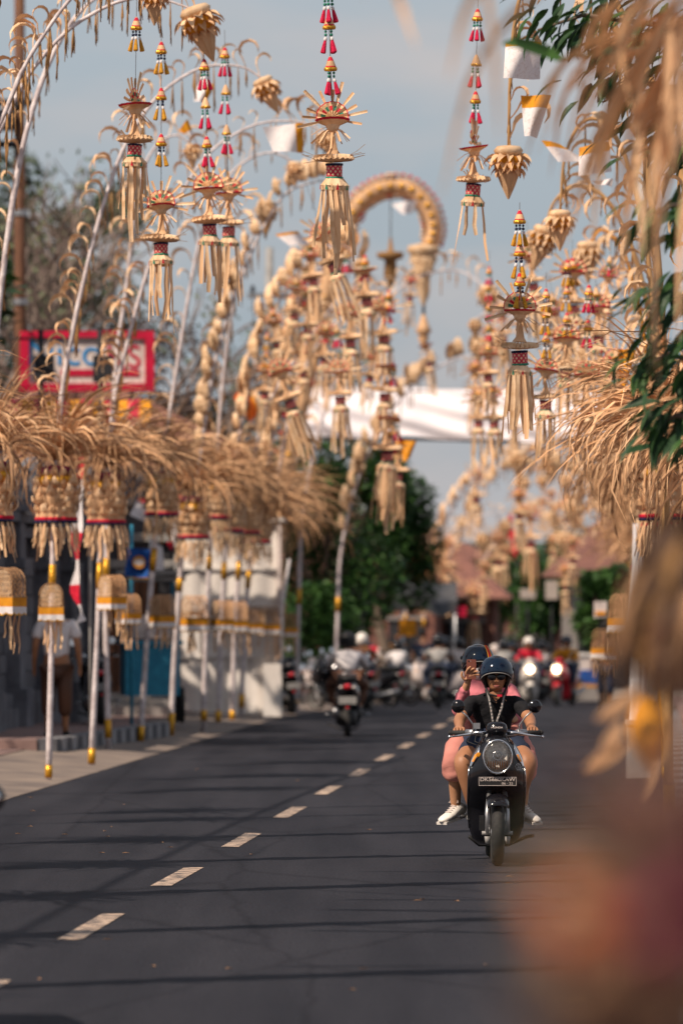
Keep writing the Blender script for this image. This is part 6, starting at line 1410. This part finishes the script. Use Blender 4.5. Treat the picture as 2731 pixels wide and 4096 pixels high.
# person walking on the left pavement, seen from behind
def walker(label, loc, rz, shirt='white', pants='leafbrown', s=1.0, group=None):
    p = thing('person', label, 'person', loc, (0, 0, rz), group, s)
    J = {'pelvis': (0, 0, .93, (.15, .11)), 'belly': (0, 0, 1.06, (.15, .12)), 'chest': (0, 0, 1.24, (.16, .12)), 'neckb': (0, .0, 1.40, .06), 'neck': (0, -.01, 1.46, .05), 'skull': (0, -.02, 1.53, .06)}
    for sd, n in ((-1, 'l'), (1, 'r')):
        J['sh'+n] = (sd*.19, 0, 1.35, .065); J['el'+n] = (sd*.25, .05, 1.08, .045); J['wr'+n] = (sd*.27, -.06, .86, .03); J['pa'+n] = (sd*.27, -.09, .78, (.035, .018))
        J['hi'+n] = (sd*.09, 0, .87, .10); J['kn'+n] = (sd*.10, -.05*sd, .50, .07); J['an'+n] = (sd*.10, .06*sd, .10, .04); J['he'+n] = (sd*.10, .09*sd, .045, .04); J['to'+n] = (sd*.11, .09*sd-.17, .03, .03)
    E = [chain('pelvis', 'belly', 'chest', 'neckb', 'neck', 'skull')]
    for sd, n in ((-1, 'l'), (1, 'r')):
        E += [chain('chest', 'sh'+n, 'el'+n, 'wr'+n, 'pa'+n), chain('pelvis', 'hi'+n, 'kn'+n, 'an'+n, 'he'+n, 'to'+n)]
        for k in range(4): J[f'g{n}{k}'] = (sd*.27, -.12+.018*k, .70+.004*k, .009); E.append(chain('pa'+n, f'g{n}{k}'))
    skin('body', J, E, 'skin', p, 'pelvis')
    S_ = {'pelvis': (0, 0, .88, (.19, .15)), 'belly': (0, 0, 1.06, (.175, .145)), 'chest': (0, 0, 1.24, (.18, .14)), 'neckb': (0, 0, 1.39, .075)}
    for sd, n in ((-1, 'l'), (1, 'r')): S_['sh'+n] = (sd*.19, 0, 1.345, .082); S_['sl'+n] = (sd*.245, .035, 1.14, .075)
    skin('shirt', S_, [chain('pelvis', 'belly', 'chest', 'neckb'), chain('chest', 'shl', 'sll'), chain('chest', 'shr', 'slr')], shirt, p, 'pelvis', 2)
    skin('trousers', {'pelvis': (0, 0, .86, (.165, .13)), 'hil': (-.09, 0, .78, .12), 'hir': (.09, 0, .78, .12), 'knl': (-.10, .05, .50, .095), 'knr': (.10, -.05, .50, .095), 'cul': (-.10, .0, .22, .085), 'cur': (.10, .02, .22, .085)}, [chain('pelvis', 'hil', 'knl', 'cul'), chain('pelvis', 'hir', 'knr', 'cur')], pants, p, 'pelvis')
    h_ = head_mesh(p, (0, -.02, 1.60), 1.0, 'skin'); MB().ell((0, .015, .02), (.086, .102, .112), 20, 12).obj('hair', M['plastic'], h_)
    for sd in (-1, 1): MB().loft([[Vector((math.cos(k*math.pi/5)*w_ + sd*.105, t+.09*sd, .03+math.sin(k*math.pi/5)*h2)) for k in range(10)] for t, w_, h2 in ((.05, .02, .02), (.02, .04, .03), (-.08, .042, .03), (-.18, .045, .025), (-.22, .02, .015))]).obj('sandal', M['plastic'], p)
    return p
walker('person walking away in white shirt and dark sarong behind the nearest left basket', Vector((sx(228, 67.5), 67.5, .215)), PI)
for i, (px, Y, sh_) in enumerate(((1360, 128, 'blackcloth'), (1690, 133, 'denim'), (1590, 142, 'ochre'), (2330, 150, 'signwhite'), (2420, 118, 'leafbrown'))):
    walker(('person in black shirt standing under the street trees', 'person in dark blue shirt at the tarpaulin stall', 'person in yellow shirt behind the tarpaulin stall', 'person in cream shirt behind the blue and cream trailer', 'person in brown shirt at the right kerb by the poles')[i], gp(px, Y), (0, PI, .5, 0, PI)[i], sh_, 'denim', group='people standing along the street')

# car driving away beyond the left edge; only its right mirror reaches into view
root = thing('parked_car', 'dark car at the left edge of the picture, only its side mirror in view', 'car', Vector((-2.41, 21.6, 0)), (0, 0, 0))
def crg(y, w, z0, z1, t=.8): return [Vector((x*w, y, z)) for x, z in ((-1, z0), (1, z0), (1.0, z0+.35), (.97, z0+(z1-z0)*.6), (t, z1), (-t, z1), (-.97, z0+(z1-z0)*.6), (-1.0, z0+.35))]
MB().loft([crg(-1.6, .72, .3, .85), crg(-1.5, .80, .22, .98), crg(0, .83, .2, 1.0), crg(1.9, .83, .2, .98), crg(2.5, .78, .25, .85), crg(2.6, .6, .35, .7)]).obj('body', M['black'], root)
MB().loft([crg(-1.45, .74, .9, 1.0, .9), crg(-1.1, .72, .95, 1.48, .72), crg(.4, .72, .95, 1.52, .72), crg(1.5, .74, .9, 1.0, .9)]).obj('cabin', M['visor'], root)
for y in (-1.0, 1.75):
    for x in (-.76, .76): MB().lathe([(.18, -.1), (.3, -.1), (.31, 0), (.3, .1), (.18, .1)], 22, M=Matrix.Translation((x, y, .31)) @ Matrix.Rotation(rad(90), 4, 'Y')).obj('wheel', M['rubber'], root)
o = MB().tube([(.80, 1.10, .98), (.90, 1.12, 1.0)], .02, 6).ell((.965, 1.14, 1.0), (.105, .05, .072), 18, 12).obj('mirror', M['black'], root)
MB().ell((.965, 1.098, 1.0), (.088, .012, .055), 18, 10).obj('mirror_glass', M['chrome'], o)

# small leaf litter on the road
lf = MB().add([(0, 0, .004), (.05, .018, .014), (.10, 0, .006), (.05, -.018, .012)], [(0, 1, 2, 3)]).mesh('fallen_leaf', M['dry'])
r = random.Random(2)
for i, (px, py) in enumerate(((1462, 3322), (2260, 4008), (1180, 3125), (780, 3080), (150, 3920), (1010, 3420), (1700, 3600), *[(R.uniform(0, 520), R.uniform(3060, 3420)) for _ in range(14)], *[(R.uniform(300, 2100), R.uniform(3200, 4050)) for _ in range(12)])):
    Y = EYE*F/(py-HOR); tag(ob('fallen_leaf', lf, None, (sx(px, Y), Y, .004), (0, 0, r.uniform(0, 6)), (1.2, 1.2, 1.2) if i == 1 else .6), ('small reddish scrap lying on the road left of the scooter', 'curled dry leaf lying on the road at the lower right', 'tiny dry leaf on the middle of the road', 'tiny dry leaf near the left edge of the road', 'tiny dry leaf by the nearest line dash', 'tiny dry leaf between two line dashes', 'tiny dry leaf in front of the scooter', *(['dry leaf litter strewn along the left road edge']*14), *(['dry leaf fragment scattered over the open road']*12))[i], 'leaf', 'leaves on the road')

# ------------------------------------------------------------------ green branches and blurred straw near the viewer
def branch(label, Y, boughs, n, seed, ll=.20, w=.045):
    r = random.Random(seed); base = road(1.9, Y, .1); root = thing('mango_tree', label, 'tree', base, group='green trees at the right edge')
    MB().tube([(0, 0, 0), (-.05, 0, 2.5), (-.1, 0, 5)], [.14, .11, .08], 8).obj('trunk', M['bark'], root)
    lm = []
    for k in range(5):
        a = .25+.1*k; pts = [(0, 0, 0)]; p = Vector((0, 0, 0)); an = .1
        for q in range(5): an -= a*.3; p = p + Vector((math.cos(an), 0, math.sin(an)))*ll/5; pts.append(p.copy())
        lm.append(MB().ribbon(pts, [w*.15, w*.8, w, w*.85, w*.5, w*.04], (0, 1, 0), fold=.16, twist=r.uniform(-.5, .5)).mesh('leaf', M['leaf' if k % 2 else 'leafdark']))
    for (px, py, rx, ry) in boughs:
        c = at(px, py, Y) - base
        MB().tube([(-.1, 0, max(1.5, min(5, c.z-.6))), (c.x*.5, 0, c.z-.15), (c.x, 0, c.z), (c.x-rx/F*Y*.7, 0, c.z-ry/F*Y*.5)], [.04, .025, .015, .006], 6).obj('bough', M['bark'], root)
        for k in range(n):
            q = c + Vector((r.gauss(0, .45)*rx, 0, r.gauss(0, .45)*ry))*(Y/F) + Vector((0, r.gauss(0, .18), 0))
            ob('leaf', lm[r.randrange(5)], root, q, (r.uniform(-.6, .6), r.uniform(.1, 1.0), math.pi + r.uniform(-1.3, 1.3)), r.uniform(.7, 1.15))
branch('green leaved tree reaching in at the right edge, low long leaves', 29, ((2660, 1420, 190, 130), (2700, 1660, 130, 130), (2720, 1180, 180, 110), (2690, 820, 220, 150)), 52, 1, .21, .05)
branch('green leaved tree behind the blurred straw at the upper right', 34, ((2330, 60, 260, 120), (2560, 330, 220, 160), (2690, 120, 200, 160), (2500, 130, 200, 140), (2700, 560, 160, 160)), 60, 2, .22, .055)
tag(MB().ribbon([at(2010, 175, 23), at(2060, 170, 23), at(2120, 185, 23.05), at(2190, 210, 23.1), at(2240, 235, 23.1)], [.012, .045, .06, .055, .03], (0, .2, 1), fold=.1).tube([at(2240, 235, 23.1), at(2500, 200, 25), at(2760, 150, 28)], .008, 5).obj('leaf_spray', M['leaf']), 'single blurred green leaf crossing the square white cloth', 'leaf')
def near_straw(label, Y, n, seed, rng, w=.03):
    """dried palm strips hanging from a pole just outside the right edge"""
    r = random.Random(seed); c = road(.55, Y, .12); root = thing('penjor', label, 'bamboo pole', c, group='near poles at the right edge')
    MB().tube([(0, 0, 0), (.02, 0, 2.5), (0, 0, 5.2), (-.15, 0, 6.5)], [.045, .04, .03, .02], 8).obj('pole', M['ochre'], root)
    mb = []
    for (x0, y0, x1, y1, bow) in rng:
        for k in range(n):
            a = at(x0 + r.gauss(0, 60), y0 + r.gauss(0, 40), Y) - c; b = at(x1 + r.gauss(0, 90), y1 + r.gauss(0, 90), Y + r.uniform(-.3, .3)) - c
            m_ = a.lerp(b, .5) + Vector((-bow/F*Y*r.uniform(.6, 1.2), r.uniform(-.1, .1), abs(bow)/F*Y*.5)); pts = spline([a, m_, b], 8)
            MB().ribbon(pts, [w*q*r.uniform(.8, 1.2) for q in (.6, .9, 1, 1, .9, .75, .55, .3, .05)], (.8, .6, 0), fold=.1, twist=r.uniform(-1, 1)).obj('palm_strip', M[r.choice(('dry2', 'umber', 'wood', 'umber', 'dry'))] if Y < 12 else M['straw' if r.random() < .75 else 'straw2'], root)
near_straw('blurred pole of dried palm strips hanging across the upper right corner', 19, 6, 1, ((2740, 40, 2130, 700, 160), (2740, -100, 2330, 850, 60), (2760, 100, 2560, 900, 40), (2700, -120, 2420, 420, 120), (2740, 60, 2650, 700, 20), (2740, 150, 2440, 1150, 90), (2760, 300, 2600, 1500, 60)), .028)
near_straw('very blurred pole whose thin strips arch over the open sky', 14, 1, 2, ((2300, -260, 1720, 800, 150), (1950, -260, 1975, 560, -20), (1700, -300, 1465, 190, 60), (1590, -300, 1585, 250, 0), (2100, -200, 1860, 420, 60)), .022)
near_straw('blurred lower skirt of dried palm strips at the right edge', 11, 30, 3, ((2740, 2080, 2590, 2640, 60), (2760, 2200, 2530, 2700, 60), (2760, 2350, 2680, 2780, 20), (2760, 2480, 2480, 2640, 30)), .03)
# close garland, strongly out of focus
def garland():
    Y = 3.3; k = Y/F; c = Vector((.26, Y, .12)); root = thing('flower_garland', 'very blurred garland of dry leaves, orange flower and magenta cloth at the lower right', 'garland', c)
    MB().tube([(0, 0, 0), (0, 0, 1.2), (-.005, 0, 2.1)], .008, 8).obj('bamboo_rod', M['bamboo'], root); r = random.Random(6)
    def P(px, py, dy=0): return at(px, py, Y+dy) - c
    MB().tube([P(2780, 2950), P(2640, 3100), P(2560, 3400), P(2480, 3700), P(2500, 4000), P(2640, 4300)], .004, 6).obj('stem', M['bark'], root)
    for i in range(120):
        px, py = 2330 + 430*r.random()**.8, r.uniform(3100, 4300)
        if py > 3700: px = r.uniform(2180, 2760)
        a = P(px, py, r.uniform(-.1, .1)); d = Vector((r.uniform(-1, .3), r.uniform(-.4, .4), r.uniform(-1, .4))).normalized()*r.uniform(.02, .05)
        MB().ribbon([a, a+d*.4, a+d*.75, a+d], [.006, .014, .011, .001], (.5, .8, .2), fold=.2).obj('petal', M[r.choice(('wood', 'leafbrown', 'wood', 'dry', 'leafgrey', 'leafbrown', 'bark', 'magenta'))], root)
    for i in range(170):     # larger dry bracts that fill the bunch
        px = 2440 + 620*r.random()**.75; py = r.uniform(3120, 4400)
        if py > 3780 and r.random() < .6: px = r.uniform(2260, 2600)
        MB().ell(P(px, py, r.uniform(-.06, .12)), (r.uniform(.009, .018), .006, r.uniform(.013, .026)), 9, 6, rot=(r.uniform(-.6, .6), r.uniform(-1.2, 1.2), r.uniform(0, 3))).obj('bract', M[('plum', 'umber', 'umber', 'olive', 'rose')[i % 5] if py < 3850 else 'umber'], root)
    def ball(px, py, q, mt, nm, n=26):
        cc = P(px, py, -.22); mb = MB().ell(cc, (q*.7, q*.7, q*.7), 10, 8)
        for i in range(n):
            d = Vector((r.gauss(0, 1), r.gauss(0, 1), r.gauss(0, 1))).normalized(); s_ = d.orthogonal().normalized(); mb.add([cc+d*q*.5-s_*q*.2, cc+d*q*.5+s_*q*.2, cc+d*q], [(0, 1, 2)])
        mb.obj(nm, M[mt], root)
    ball(2300, 3670, .018, 'orange', 'orange_flower'); ball(2400, 3740, .012, 'rose', 'pink_flower'); ball(2650, 3720, .017, 'magenta', 'magenta_flower'); ball(2740, 3620, .014, 'magenta', 'magenta_flower'); ball(2520, 3420, .013, 'rose', 'pink_flower'); ball(2440, 3560, .012, 'olive', 'seed_head'); ball(2660, 3330, .016, 'plum', 'dark_flower'); ball(2170, 3740, .010, 'olive', 'seed_head'); ball(2700, 3420, .016, 'leafbrown', 'dark_flower'); ball(2230, 3400, .013, 'leafgrey', 'seed_head'); ball(2200, 3560, .012, 'straw', 'dry_flower'); ball(2560, 3260, .014, 'leafbrown', 'dark_flower'); ball(2330, 3870, .012, 'dry', 'dry_flower'); ball(2600, 4050, .02, 'leafbrown', 'dark_flower'); ball(2420, 3130, .010, 'leafbrown', 'dark_flower')
garland()
root = thing('tied_leaf_bundle', 'blurred ochre leaf pocket with tan leaves at the lower right', 'leaf ornament', road(.5, 14.5, .12))
c = root.location
MB().grid(lambda u, v: at(2580+(u-.5)*150*math.sin(math.pi*(.12+.83*v)) + 20*v, 2790+280*v, 14.5) - c + Vector((0, -.06*math.sin(u*3.14)*math.sin(3*v), 0)), 8, 10).obj('ochre_pocket', M['ochre'], root)
for a, b_ in (((2500, 2960), (2330, 3080)), ((2560, 2760), (2380, 2880)), ((2620, 3020), (2560, 3190)), ((2700, 2850), (2680, 3150)), ((2480, 2880), (2400, 3000))):
    p0, p1 = at(*a, 14.4)-c, at(*b_, 14.4)-c; MB().ribbon([p0, p0.lerp(p1, .4), p0.lerp(p1, .75), p1], [.02, .045, .035, .004], (.3, .3, 1), fold=.2).obj('dry_leaf', M['dry'], root)
MB().tube([at(2760, 2650, 14.5)-c, at(2640, 2760, 14.5)-c, at(2580, 2790, 14.5)-c], .01, 5).obj('twig', M['bark'], root); MB().tube([(.12, 0, 0), (.1, 0, 1.65)], .02, 6).obj('rod', M['bamboo'], root)
